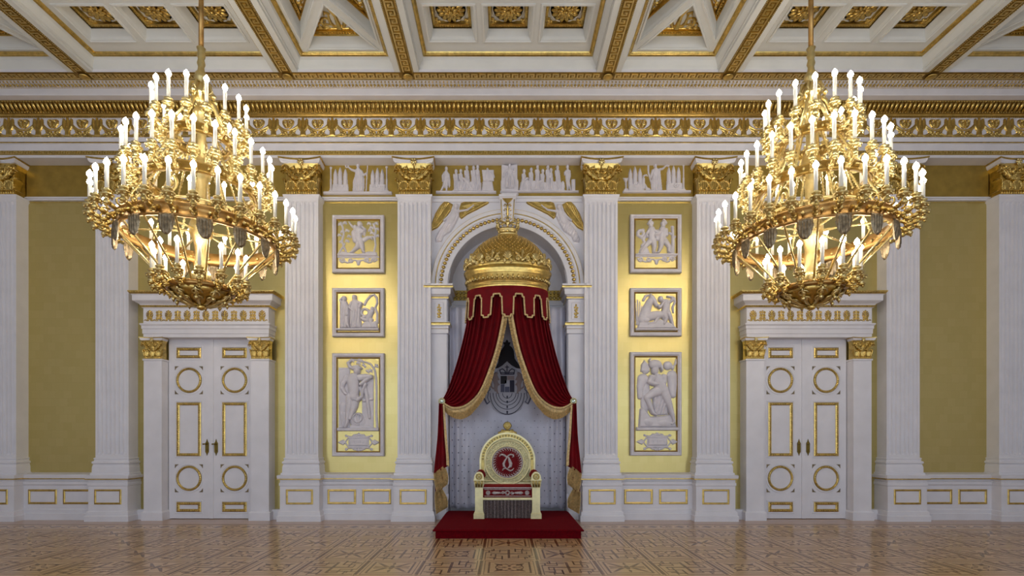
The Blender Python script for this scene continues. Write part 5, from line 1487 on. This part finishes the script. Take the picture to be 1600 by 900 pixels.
# ================================================================== red curtains
def curve(pts, n):
    P_ = [Vector(W(*p)) for p in pts]
    L = [0]
    for a, b in zip(P_[:-1], P_[1:]): L.append(L[-1] + (b - a).length)
    out = []
    for i in range(n + 1):
        s = L[-1] * i / n; k = 0
        while k < len(L) - 2 and L[k + 1] < s: k += 1
        t = (s - L[k]) / (L[k + 1] - L[k])
        p0 = P_[max(0, k - 1)]; p1 = P_[k]; p2 = P_[k + 1]; p3 = P_[min(len(P_) - 1, k + 2)]
        out.append(0.5 * ((2 * p1) + (p2 - p0) * t + (2 * p0 - 5 * p1 + 4 * p2 - p3) * t * t + (3 * p1 - p0 - 3 * p2 + p3) * t ** 3))
    return out
NT, NU = 56, 110
def make_curtain(sg, label):
    mir = (lambda v: (v.x, v.y, v.z)) if sg < 0 else (lambda v: (-v.x, v.y, v.z))
    c = empty('curtain', (sg * 1.0, 9.65, ZD), label=label, cat='curtain', group='red velvet throne curtains')
    E0 = curve([(790, 462, 9.30), (785, 500, 9.27), (776, 543, 9.24), (765, 577, 9.24), (753, 606, 9.30), (742, 622, 9.42), (726, 634, 9.54), (708, 637, 9.64), (692, 628, 9.70)], NT)
    E1 = curve([(737, 455, 9.67), (732, 500, 9.68), (720, 550, 9.70), (706, 594, 9.72), (697, 616, 9.74), (690, 626, 9.75)], NT)
    G = []
    for j in range(NT + 1):
        t = j / NT; row = []
        for i in range(NU + 1):
            u = i / NU; th = u * PI / 2
            w = math.sin(th) * (1 - t) + u * t
            p_ = E0[j].lerp(E1[j], w)
            b = .40 * (math.cos(th) - (1 - math.sin(th)))
            p_ = p_ + Vector((0, -b * (1 - t) ** 1.0 * .95, 0))
            ph = u * 7.5
            f = abs(math.sin(PI * ph)) ** .65
            A = (.125 * (1 - t) + .070 * t) * min(1, .35 + t * 3.2) * math.sin(min(1, (1.02 - t) * 8) * PI / 2)
            p_ = p_ + Vector((-.35 * A * math.sin(2 * PI * ph) * .6, -A * (f - .4), -.2 * A * f * t))
            row.append(mir(p_))
        G.append(row)
    mb = MB(); mb.grid(G)
    o = build(mb, 'velvet', 'velvet', c, recalc=False)
    md = o.modifiers.new('thickness', 'SOLIDIFY'); md.thickness = .012; md.offset = 0
    # fringe along the leading edge
    E0f = curve([(787, 480, 9.25), (785, 500, 9.23), (776, 543, 9.20), (765, 577, 9.20), (753, 606, 9.26), (742, 622, 9.37), (726, 634, 9.49), (708, 637, 9.59), (694, 630, 9.65)], 240)
    G = []; GB = []
    for j, q in enumerate(E0f):
        t = j / 240
        tan = (E0f[min(j + 1, 240)] - E0f[max(j - 1, 0)]); tan.normalize()
        nrm = Vector((-tan.z, 0, tan.x)); 
        if nrm.x < 0 and t < .6: nrm = -nrm
        if nrm.z > 0 and t >= .6: nrm = -nrm
        k = min(1, max(0, (t - .42) / .3))
        dr = (nrm * (1 - k) + Vector((.05, 0, -1)) * k).normalized()
        L = .085 + (.225 - .085) * min(1, max(0, (t - .45) / .3))
        L *= 1 - .35 * max(0, (t - .85) / .15)
        ln = []
        for m_ in range(7):
            v = m_ / 6
            ln.append(mir(q + dr * (L * v) + Vector((0, -.012 - .012 * (1 if j % 2 else -1) * min(1, max(0, (v - .3) * 5)) - .01 * math.sin(j * .33) * v, -.004 * (j % 3) * v))))
        G.append(ln)
        GB.append([mir(q + Vector((0, -.028, 0)) - dr * .012), mir(q + Vector((0, -.036, 0)) + dr * .008), mir(q + Vector((0, -.028, 0)) + dr * .032)])
    mb = MB(); mb.grid(G, smooth=False)
    o = build(mb, 'fringe', 'braid', c, recalc=False)
    md = o.modifiers.new('thickness', 'SOLIDIFY'); md.thickness = .006; md.offset = 0
    mb = MB(); mb.grid(GB)
    o = build(mb, 'gold_braid', 'braid', c, recalc=False)
    md = o.modifiers.new('thickness', 'SOLIDIFY'); md.thickness = .008; md.offset = 0
    # hanging tail below the tie
    def tail(name, m, left, right, d, folds, amp, th, strand=False):
        """left and right edges: pixel polylines from top to bottom"""
        A_ = curve([p + (d,) for p in left], 24); B_ = curve([p + (d,) for p in right], 24)
        nu = 60
        G = []
        for j in range(25):
            row = []
            for i in range(nu + 1):
                u = i / nu; p_ = A_[j].lerp(B_[j], u)
                y = -amp * math.cos(2 * PI * folds * u + .4 * j / 24)
                if strand: y += .006 * (1 if i % 2 else -1)
                row.append(mir(p_ + Vector((0, y, 0))))
            G.append(row)
        mb = MB(); mb.grid(G, smooth=not strand)
        o = build(mb, name, m, c, recalc=False)
        md = o.modifiers.new('thickness', 'SOLIDIFY'); md.thickness = th; md.offset = 0
    tail('tail', 'velvet', [(686, 630), (684, 680), (680, 720), (678, 741)], [(693, 631), (696, 680), (699, 712), (700, 728)], 9.565, 1.5, .025, .012)
    tail('tail_braid', 'braid', [(692, 632), (694.5, 680), (697, 710), (697.5, 727)], [(694.5, 632), (698, 680), (701, 712), (702, 729)], 9.53, .5, .004, .012)
    tail('tail_fringe', 'braid', [(678, 740), (679.5, 755), (683, 769)], [(694, 727), (700, 744), (699, 757)], 9.545, 2.5, .02, .008, True)
    tail('lower_tail', 'velvet', [(680, 745), (680, 758), (680.5, 769)], [(697, 745), (694, 757), (690, 766)], 9.585, 1.5, .02, .012)
    tail('tail_fringe', 'braid', [(680, 768), (680, 785), (682, 803)], [(691, 764), (699, 780), (699, 793)], 9.555, 2.5, .02, .008, True)
    tail('lining', 'silk', [(693, 746), (694, 752), (696, 758)], [(701, 742), (701.5, 750), (701, 757)], 9.575, 1, .012, .006)
    tail('lining', 'silk', [(694, 774), (695, 778), (696, 782)], [(701, 771), (701, 777), (700, 782)], 9.58, 1, .01, .006)
    # tie back rosette
    tx, _, tz = W(690.5, 627, 9.63)
    tx *= 1 if sg < 0 else -1
    mb = MB(); mb.ring_y([(.035, 9.62), (.045, 9.60), (.062, 9.605), (.066, 9.625), (.05, 9.66)], (tx, tz), seg=24)
    mb.tube([(tx, 9.63, tz), (tx, 9.99, tz)], .014, 6)
    tb = build(mb, 'tieback', 'creamdull', c, label='glass rosette holding the curtain back')
    mb = MB(); mb.ball((tx, 9.625, tz), (.046, .03, .046), 14, 8)
    build(mb, 'tieback_glass', 'glass', tb)
make_curtain(-1, 'red velvet curtain with gold fringe gathered to the left of the throne')
make_curtain(1, 'red velvet curtain with gold fringe gathered to the right of the throne')

# ================================================================== throne
TH = empty('throne', (0, 9.35, ZD), label='pale gilded throne with a round red velvet back and fringed seat', cat='throne')
XT = -.005
for s in (-1, 1):
    x = XT + s * .505
    mb = MB()
    mb.rings([[(x - a, 9.05 - b, z), (x + a, 9.05 - b, z), (x + a, 9.05 + .18 + b, z), (x - a, 9.05 + .18 + b, z)] for a, b, z in
              [(.095, .02, ZD), (.095, .02, ZD + .085), (.085, .01, ZD + .095), (.078, .0, ZD + .12), (.070, 0, ZD + .15), (.070, 0, .69), (.074, 0.004, .695), (.074, .004, .70)]], smooth=False)
    build(mb, 'front_leg', 'cream', TH)
    mb = MB()
    mb.rings([[(x - a, 9.05 - b, z), (x + a, 9.05 - b, z), (x + a, 9.23 + b, z), (x - a, 9.23 + b, z)] for a, b, z in [(.074, .004, .70), (.08, .01, .72), (.088, .018, .80), (.098, .025, .825), (.098, .025, .84)]], smooth=False)
    cp = build(mb, 'leg_capital', 'cream', TH)
    mb = MB()
    for q in (-1, 0, 1):
        mb.tube([(x + q * .045, 9.03, .71), (x + q * .05, 9.015, .77), (x + q * .06, 9.0, .815)], [.018, .022, .012], 5)
    build(mb, 'capital_leaves', 'throneband', cp)
    # arm: block, half-round front and padded top
    mb = MB()
    mb.box(x - .085, x + .085, 9.03, 9.70, .84, .87)
    mb.rings([[(x + .085 * math.cos(a), y, .87 + .105 * math.sin(a)) for a in [PI * i / 12 for i in range(13)]] for y in (9.03, 9.16)], smooth=True)
    arm = build(mb, 'arm', 'cream', TH)
    mb = MB(); mb.ring_y([(.03, 9.03), (.045, 9.015), (.06, 9.03)], (x, .89), 0, 2 * PI, 18); mb.ball((x, 9.025, .89), (.022, .012, .022), 8, 4)
    build(mb, 'arm_rosette', 'throneband', arm)
    mb = MB()
    mb.rings([[(x - s * .01 + .088 * r * math.cos(a), y, .868 + .118 * r * math.sin(a)) for a in [PI * i / 12 for i in range(13)]] for y, r in ((9.155, .9), (9.17, 1), (9.62, 1), (9.66, .9))], smooth=True)
    build(mb, 'arm_pad', 'velvet', TH)
    mb = MB(); mb.box(x - .06, x + .06, 9.60, 9.72, ZD, .84)
    build(mb, 'rear_leg', 'cream', TH)
    mb = MB(); mb.box(x - .055, x + .055, 9.2, 9.62, .40, .46)
    build(mb, 'side_rail', 'cream', TH)
# seat
mb = MB(); mb.box(XT - .44, XT + .44, 9.07, 9.72, .475, .515); mb.box(XT - .44, XT + .44, 9.055, 9.075, .485, .51)
build(mb, 'seat_rail', 'cream', TH)
mb = MB()
mb.rings([[(XT - a, y0, z), (XT + a, y0, z), (XT + a, 9.66, z), (XT - a, 9.66, z)] for a, y0, z in [(.43, 9.085, .515), (.435, 9.075, .53), (.435, 9.075, .67), (.43, 9.08, .70), (.425, 9.10, .715)]], smooth=False)
seat = build(mb, 'seat_cushion', 'velvet', TH)
sh = [C([(-150, -22, 2.5), (150, -22, 2.5)], 3), C([(-150, 24, 2.5), (150, 24, 2.5)], 3), ('r', -128, 2, 10, 4, 4), ('r', 128, 2, 10, 4, 4), E(-128, 2, 5, 5, 0, 4), E(128, 2, 5, 5, 0, 4), ('r', 0, 2, 12, 4, 4)]
for s in (-1, 1):
    sh += [P([(s * 50, -4), (s * 90, -8), (s * 104, 2), (s * 90, 12), (s * 50, 8)], 4, 3), spiral(s * 30, 2, 10, 3, 0, s * 1.2, 3.5), C([(s * 40, 2, 4), (s * 50, 2, 4)], 4)]
inst(motif_mesh('seat_embroidery', 'silver', sh, 1.6, .0027), 'seat_embroidery', seat, (XT, 9.074, .605))
mb = MB(); mb.box(XT - .43, XT + .43, 9.068, 9.085, .682, .70)
build(mb, 'seat_trim', 'silver', seat)
# fringe curtain under the seat
mb = MB()
G = []
nf = 150
for j in range(8):
    G.append([(XT - .43 + .86 * i / nf, 9.09 + .012 * math.sin(i * 1.9) + .006 * math.sin(i * .53 + j * .2), .478 - (.478 - ZD - .006) * j / 7) for i in range(nf + 1)])
mb.grid(G, smooth=False)
o = build(mb, 'seat_fringe', 'fringe', TH, recalc=False)
md = o.modifiers.new('thickness', 'SOLIDIFY'); md.thickness = .008
mb = MB(); mb.box(XT - .43, XT + .43, 9.62, 9.66, ZD, .475)
build(mb, 'rear_panel', 'cream', TH)
# back: arch with round medallion
ZM, YBK = 1.115, 9.60
xc = XT + .0
def archpoly(r, zb, n=30):
    return [(xc + r * math.cos(PI * i / n), ZM + .04 + r * math.sin(PI * i / n)) for i in range(n + 1)] + [(xc - r, zb), (xc + r, zb)]
mb = MB(); mb.prism(archpoly(.505, .72), YBK, YBK + .10)
bk = build(mb, 'back_panel', 'creamdull', TH)
def arch_band(r0, r1, y0, y1, zb, m, nm, parent):
    mb = MB()
    n = 40
    inner = [(xc + r0, zb)] + [(xc + r0 * math.cos(PI * i / n), ZM + .04 + r0 * math.sin(PI * i / n)) for i in range(n + 1)] + [(xc - r0, zb)]
    outer = [(xc + r1, zb)] + [(xc + r1 * math.cos(PI * i / n), ZM + .04 + r1 * math.sin(PI * i / n)) for i in range(n + 1)] + [(xc - r1, zb)]
    rs = []
    for a, b in zip(inner, outer): rs.append([(a[0], y1, a[1]), (a[0], y0, a[1]), (b[0], y0, b[1]), (b[0], y1, b[1])])
    mb.rings(rs, smooth=False)
    return build(mb, nm, m, parent)
arch_band(.49, .52, YBK - .045, YBK + .1, .86, 'cream', 'outer_arch', TH)
ab = arch_band(.43, .49, YBK - .025, YBK, .86, 'throneband', 'arch_band', TH)
arch_band(.418, .432, YBK - .04, YBK, .86, 'cream', 'inner_arch', TH)
mb = MB()
for i in range(26):
    a = PI * (i + .5) / 26
    mb.octa((xc + .46 * math.cos(a), YBK - .028, ZM + .04 + .46 * math.sin(a)), (.022, .012, .022))
build(mb, 'band_rosettes', 'creamdull', ab, kind='stuff')
mb = MB(); mb.ring_y([(.395, YBK), (.40, YBK - .055), (.415, YBK - .062), (.428, YBK - .055), (.432, YBK)], (xc, ZM), seg=56)
mb.ring_y([(.29, YBK), (.294, YBK - .055), (.306, YBK - .06), (.318, YBK - .05), (.32, YBK)], (xc, ZM), seg=48)
rg = build(mb, 'medallion_frame', 'cream', TH)
mb = MB(); mb.ring_y([(.315, YBK), (.315, YBK - .035), (.40, YBK - .035), (.40, YBK)], (xc, ZM), seg=48, smooth=False)
build(mb, 'medallion_band', 'creamdull', rg)
mb = MB()
for i in range(46):
    for r, o_ in ((.338, 0), (.375, .5)):
        a = 2 * PI * (i + o_) / 46
        mb.octa((xc + r * math.cos(a), YBK - .036, ZM + r * math.sin(a)), (.015, .012, .015))
build(mb, 'medallion_filigree', 'cream', rg, kind='stuff')
mb = MB()
mb.rings([[(xc + r * math.cos(2 * PI * i / 40), YBK - h, ZM + r * math.sin(2 * PI * i / 40)) for i in range(40)] for r, h in ((.30, .005), (.295, .03), (.26, .045), (.15, .058), (.02, .062))], smooth=True)
cu = build(mb, 'back_cushion', 'velvet', TH)
# silver thread border and monogram letter
sh = []
for i in range(32):
    a = 2 * PI * i / 32
    sh.append(C([(98 * math.cos(a), 98 * math.sin(a), 3.4), (86 * math.cos(a + .1), 86 * math.sin(a + .1), 2.4)], 3)); sh.append(E(78 * math.cos(a), 78 * math.sin(a), 2.6, 2.6, 0, 3))
sh.append(('r', 0, 0, 106, 4, 3))
inst(motif_mesh('cushion_border', 'silver', sh, 2.0, .00262), 'cushion_border', cu, (xc, YBK - .046, ZM))
def mono(pts, h=6): return C([(x - 350, y - 355, r) for x, y, r in pts], h)
L_ = [mono([(285, 305, 3), (292, 292, 6), (310, 289, 8), (330, 299, 9), (346, 314, 7)]), mono([(346, 314, 7), (360, 297, 7), (378, 288, 7), (398, 294, 7), (402, 305, 5), (391, 311, 3)]),
      mono([(345, 316, 6), (329, 340, 8), (319, 365, 11), (321, 385, 10), (336, 398, 5)]), mono([(360, 314, 7), (368, 340, 13), (377, 365, 15), (375, 385, 13), (358, 400, 6)]),
      mono([(310, 420, 4), (318, 407, 6), (335, 402, 6), (352, 412, 6), (372, 424, 7), (390, 419, 6), (403, 404, 3)])]
inst(motif_mesh('monogram', 'silver', L_, 1.0, .00225), 'monogram', cu, (xc, YBK - .058, ZM), label='silver embroidered blackletter L monogram')
# lower spandrel scrolls and crest
for s in (-1, 1):
    sc_ = [spiral(0, 0, 26, 6, s * .5, s * 1.4, 7, h=9), spiral(-s * 30, 14, 14, 4, 0, -s * 1.2, 5, h=7), C([(s * 26, 16, 8), (0, 30, 7), (-s * 40, 26, 5)], 8), C([(s * 22, -18, 6), (s * 20, -34, 5)], 7)]
    inst(motif_mesh('spandrel_scroll', 'cream', sc_, 2, .0026), 'spandrel_scroll', TH, (xc + s * .39, YBK - .005, .84))
mb = MB(); mb.box(xc - .5, xc + .5, YBK - .05, YBK + .05, .71, .745)
build(mb, 'back_rail', 'cream', TH)
cr = [E(0, -38, 26, 27, 0, 12, 4), ('r', 0, -38, 22, 6, 18), P([(-70, 22), (-52, 2), (-30, -8), (30, -8), (52, 2), (70, 22)], 10, 6)]
for i in range(9):
    a = PI + PI * i / 8; cr.append(C([(8 * math.cos(a), -36 + 8 * math.sin(a), 3), (26 * math.cos(a), -38 + 26 * math.sin(a), 5)], 12, 6))
for s in (-1, 1): cr += [spiral(s * 34, 2, 14, 4, PI / 2, s * 1.2, 6, h=12), spiral(s * 58, 14, 9, 3, PI / 2, s * 1.2, 5, h=10)]
inst(motif_mesh('crest', 'throneband', cr, 1.8, .0026, 1.2), 'crest', TH, (xc, YBK + .01, 1.70), label='gilded shell crest')
mb = MB(); mb.ball((xc, YBK + .05, 1.78), (.05, .02, .05), 12, 6); mb.box(xc - .16, xc + .16, YBK + .0, YBK + .08, 1.62, 1.68)
build(mb, 'crest_block', 'cream', TH)
# ================================================================== chandeliers
D0 = 6.6
TIERS = [  # candles, cup radius, bulb height, ring radius, ring height
    (16, .531, 5.89, .34, 5.40),
    (24, .828, 5.22, .62, 4.78),
    (30, 1.122, 4.557, .884, 4.16),
    (14, .528, 3.917, .38, 3.50)]
CL, CR = .265, .0205
def chand_meshes():
    R = {}
    mb = MB(); mb.lathe([(CR, 0), (CR, CL * .97), (CR * .6, CL)], seg=10)
    R['candle'] = to_mesh(mb, 'candle', 'candle')
    mb = MB(); mb.lathe([(.012, 0), (.026, .014), (.032, .034), (.025, .056), (.010, .076), (.001, .088)], seg=8)
    R['bulb'] = to_mesh(mb, 'bulb', 'bulb')
    mb = MB()
    mb.lathe([(.012, -.15), (.03, -.14), (.038, -.115), (.026, -.09), (.02, -.08), (.045, -.062), (.068, -.045), (.07, -.036), (.045, -.038), (.028, -.03), (.03, -.012), (.046, .0), (.05, .012), (.03, .014), (.024, .03)], seg=12)
    for i in range(6):
        a = i * PI / 3; mb.octa((.052 * math.cos(a), .052 * math.sin(a), -.062), (.018, .018, .022))
    R['cup'] = to_mesh(mb, 'drip_cup', 'goldlight')
    return R
CHM = chand_meshes()
ARM = {}
def arm_mesh(rr, rc, zr, zc, m):
    """scrolled arm from the ring (rr, zr) out to the cup (rc, zc); radial x axis"""
    key = (rr, rc, m)
    if key in ARM: return ARM[key]
    mb = MB()
    dz = zc - .14 - zr
    g = rc - rr
    P_ = [(rr - .02, 0, zr + .02), (rr + .06, 0, zr - .02), (rr + g * .45, 0, zr - .055), (rr + g * .8, 0, zr - .03), (rc + .005, 0, zr + dz * .35), (rc, 0, zc - .12)]
    Pn = []
    for k in range(len(P_) - 1):
        for q in range(4):
            t = q / 4; p0 = P_[max(0, k - 1)]; p1 = P_[k]; p2 = P_[k + 1]; p3 = P_[min(len(P_) - 1, k + 2)]
            Pn.append(tuple(.5 * (2 * p1[c] + (p2[c] - p0[c]) * t + (2 * p0[c] - 5 * p1[c] + 4 * p2[c] - p3[c]) * t * t + (3 * p1[c] - p0[c] - 3 * p2[c] + p3[c]) * t ** 3) for c in range(3)))
    Pn.append(P_[-1])
    n = len(Pn)
    mb.tube(Pn, [.021 * (1 + .3 * math.sin(i * 1.3)) for i in range(n)], 7)
    # leaves wrapped round the arm
    for i, k in enumerate((8, 15)):
        if k < n:
            x, y, z = Pn[k]
            mb.ball((x, 0, z - .004), (.05, .034, .026), 7, 4); mb.octa((x + .02, 0, z - .03), (.022, .018, .026))
    # small scroll above the arm
    sp = []
    for i in range(14):
        t = i / 13; a = -PI / 2 + t * 2 * PI * 1.2; r = .042 * (1 - t) + .008
        sp.append((rr + g * .42 + r * math.cos(a), 0, zr + .05 + r * math.sin(a)))
    mb.tube(sp, [.012 * (1 - .4 * i / 13) for i in range(14)], 5)
    ARM[key] = to_mesh(mb, 'candle_arm', m)
    return ARM[key]
def chain_mesh(name, a, b, n, r, m):
    mb = MB(); P_ = []; R_ = []
    for i in range(n * 2 + 1):
        t = i / (n * 2)
        P_.append(tuple(a[c] + (b[c] - a[c]) * t for c in range(3))); R_.append(r if i % 2 else r * (.42 if name == 'bead_chain' else .7))
    mb.tube(P_, R_, 6)
    return to_mesh(mb, name, m)
def chandelier(X, label, ang):
    ch = empty('chandelier', (X, D0, 3.24), label=label, cat='chandelier', group='pair of gilded candle chandeliers')
    O = (X, D0, 0)
    # rod and stem
    mb = MB(); mb.lathe([(.03, 6.55), (.03, 8.0)], (X, D0, 0), seg=10)
    build(mb, 'suspension_rod', 'brass', ch)
    mb = MB()
    mb.lathe([(.03, 6.62), (.055, 6.60), (.04, 6.56), (.05, 6.50), (.036, 6.46), (.05, 6.40), (.036, 6.36), (.045, 6.30), (.07, 6.27), (.08, 6.2), (.05, 6.16), (.06, 6.12), (.11, 6.05), (.115, 5.98), (.06, 5.92), (.05, 5.85), (.09, 5.78), (.10, 5.7), (.06, 5.62), (.055, 5.3), (.10, 5.2), (.13, 5.05), (.12, 4.95), (.07, 4.85), (.065, 4.5), (.10, 4.42), (.14, 4.3), (.14, 4.2), (.09, 4.12), (.07, 4.0), (.075, 3.75), (.11, 3.7), (.12, 3.62), (.07, 3.55), (.05, 3.42)], (X, D0, 0), seg=16)
    build(mb, 'stem', 'goldlight', ch)
    mb = MB()
    for i in range(8):
        a = i * PI / 4; c, s = math.cos(a), math.sin(a)
        mb.tube([(X + .05 * c, D0 + .05 * s, 6.15), (X + .11 * c, D0 + .11 * s, 6.12), (X + .14 * c, D0 + .14 * s, 6.03), (X + .09 * c, D0 + .09 * s, 5.99), (X + .10 * c, D0 + .10 * s, 5.93), (X + .17 * c, D0 + .17 * s, 5.86), (X + .21 * c, D0 + .21 * s, 5.74), (X + .29 * c, D0 + .29 * s, 5.60), (X + .33 * c, D0 + .33 * s, 5.45)], [.012, .018, .016, .02, .018, .022, .02, .022, .02], 6)
        mb.octa((X + .16 * c, D0 + .16 * s, 5.97), (.04, .04, .05))
    build(mb, 'top_scrolls', 'goldlight', ch)
    # rings
    for ti, (n, rc, zb, rr, zr) in enumerate(TIERS):
        if ti == 2:
            prof = [(rr - .03, zr - .08), (rr + .015, zr - .085), (rr + .02, zr - .06), (rr + .005, zr - .05), (rr + .005, zr + .05), (rr + .02, zr + .06), (rr + .015, zr + .085), (rr - .03, zr + .08), (rr - .02, zr)]
        elif ti == 3:
            prof = [(rr - .03, zr - .04), (rr + .02, zr - .045), (rr + .03, zr - .02), (rr + .02, zr + .02), (rr - .03, zr + .03)]
        else:
            prof = [(rr - .025, zr - .055), (rr + .02, zr - .06), (rr + .03, zr - .03), (rr + .012, zr), (rr + .03, zr + .04), (rr + .02, zr + .06), (rr - .025, zr + .055)]
        seg = 48
        rs = [[(X + r * math.cos(2 * PI * i / seg), D0 + r * math.sin(2 * PI * i / seg), z) for r, z in prof] for i in range(seg + 1)]
        mb = MB(); mb.rings(rs, smooth=True, cap=False)
        ring = build(mb, 'ring', 'brass' if ti >= 2 else 'golddark', ch)
        mb = MB()
        m_ = n
        for i in range(m_):
            a = 2 * PI * (i + .5) / m_; c, s = math.cos(a), math.sin(a)
            mb.octa((X + (rr + .02) * c, D0 + (rr + .02) * s, zr), (.026, .026, .036))
            mb.octa((X + (rr - .03) * c, D0 + (rr - .03) * s, zr), (.022, .022, .03))
        build(mb, 'ring_rosettes', 'goldlight', ring, kind='stuff')
        am = arm_mesh(rr, rc, zr, zb - CL - .03, 'goldlight' if ti < 2 else 'gold')
        for i in range(n):
            a = ang + 2 * PI * (i + .5) / n
            o = inst(am, 'candle_arm', ch, O, rot=(0, 0, a))
            for me, nm, dz in ((CHM['cup'], 'drip_cup', zb - CL - .03), (CHM['candle'], 'candle', zb - CL - .01), (CHM['bulb'], 'bulb', zb - .015)):
                q = bpy.data.objects.new(nm, me); COL.objects.link(q); q.parent = o; q.location = (rc, 0, dz)
    # hoops
    for rr, zr, m_ in ((.60, 4.42, 'goldlight'),):
        seg = 48; prof = [(rr + .012 * math.cos(k * PI / 3), zr + .016 * math.sin(k * PI / 3)) for k in range(6)]
        mb = MB(); mb.rings([[(X + r * math.cos(2 * PI * i / seg), D0 + r * math.sin(2 * PI * i / seg), z) for r, z in prof] for i in range(seg + 1)], smooth=True, cap=False)
        build(mb, 'hoop', m_, ch)
    # chains and rods between the rings
    def spread(me, nm, n, off=0):
        for i in range(n): inst(me, nm, ch, O, rot=(0, 0, ang + 2 * PI * (i + off) / n))
    spread(CH2['c1'], 'bead_chain', 10); spread(CH2['c2'], 'bead_chain', 16); spread(CH2['rod'], 'twisted_rod', 16, .5)
    spread(CH2['c4'], 'bead_chain', 8, .3); spread(CH2['spoke'], 'spoke', 6, .25)
    spread(CH2['pend'], 'palmette_pendant', 15, .5); spread(CH2['scroll2'], 'ring_scroll', 5, .25)
    # bowl
    mb = MB()
    mb.lathe([(.05, 3.295), (.10, 3.30), (.2, 3.345), (.30, 3.40), (.355, 3.46), (.345, 3.47), (.28, 3.42), (.19, 3.37), (.08, 3.33)], (X, D0, 0), seg=40)
    bowl = build(mb, 'bowl', 'gold', ch)
    mb = MB()
    for i in range(10):
        a = ang + 2 * PI * i / 10; c, s = math.cos(a), math.sin(a)
        for q, (r, z, sz) in enumerate([(.31, 3.40, .06), (.22, 3.345, .05)]):
            sp = []
            for k in range(14):
                t = k / 13; b = t * 2 * PI * 1.3; rad = sz * (1 - t) + .008
                u, v = rad * math.cos(b), rad * math.sin(b)
                rr2 = r + v * .8; zz = z + v * .45 - .015
                sp.append((X + rr2 * c - u * s, D0 + rr2 * s + u * c, zz))
            mb.tube(sp, .011, 5)
        mb.tube([(X + .36 * c, D0 + .36 * s, 3.44), (X + .28 * c, D0 + .28 * s, 3.36), (X + .15 * c, D0 + .15 * s, 3.295), (X + .05 * c, D0 + .05 * s, 3.29)], [.02, .022, .02, .015], 5)
        mb.octa((X + .30 * c, D0 + .30 * s, 3.325), (.03, .03, .05))
    build(mb, 'bowl_scrolls', 'goldlight', bowl)
    mb = MB(); mb.lathe([(.012, 3.225), (.045, 3.24), (.056, 3.268), (.045, 3.295), (.03, 3.31), (.05, 3.33), (.05, 3.44), (.06, 3.46)], (X, D0, 0), seg=14)
    build(mb, 'finial', 'gold', ch)
CH2 = {}
CH2['c1'] = chain_mesh('bead_chain', (.33, 0, 5.36), (.61, 0, 4.83), 14, .020, 'goldlight')
CH2['c2'] = chain_mesh('bead_chain', (.60, 0, 4.73), (.87, 0, 4.25), 14, .020, 'goldlight')
CH2['c3'] = chain_mesh('bead_chain', (.56, 0, 4.52), (.86, 0, 4.24), 10, .016, 'goldlight')
CH2['c4'] = chain_mesh('bead_chain', (.10, 0, 5.6), (.33, 0, 5.42), 8, .016, 'goldlight')
CH2['rod'] = chain_mesh('twisted_rod', (.88, 0, 4.08), (.37, 0, 3.53), 30, .0155, 'goldlight')
CH2['spoke'] = chain_mesh('spoke', (.10, 0, 4.24), (.86, 0, 4.17), 12, .015, 'goldlight')
mb = MB()
sh = [P([(-34, -40), (34, -40), (38, 0), (26, 44), (8, 66), (-8, 66), (-26, 44), (-38, 0)], 9, 12, (14, .3, 0)), E(0, -30, 30, 12, 0, 12)]
tmp = relief_mb(sh, 3.0, lambda x, y, h: (.905 + h * .0022, x * .0022, -y * .0022 + 4.0))
bk_ = relief_mb(sh, 3.0, lambda x, y, h: (.905 - h * .0022, x * .0022, -y * .0022 + 4.0))
tmp.add(bk_.v, bk_.f, True)
CH2['pend'] = to_mesh(tmp, 'palmette_pendant', 'patina', recalc=False)
mb = MB()
sp = []
for k in range(24):
    t = k / 23; b = PI / 2 + t * 2 * PI * 1.5; r = .11 * (1 - t) + .012
    sp.append((.50 + r * math.cos(b), 0, 4.92 + r * math.sin(b)))
mb.tube([(.34, 0, 5.2), (.38, 0, 5.1)] + sp, .022, 6)
mb.octa((.40, 0, 5.08), (.05, .05, .07)); mb.octa((.60, 0, 4.86), (.06, .05, .06))
CH2['scroll2'] = to_mesh(mb, 'ring_scroll', 'goldlight')
chandelier(-3.97, 'gilded candle chandelier hanging in front of the left double door', .05)
chandelier(3.89, 'gilded candle chandelier hanging in front of the right double door', .13)
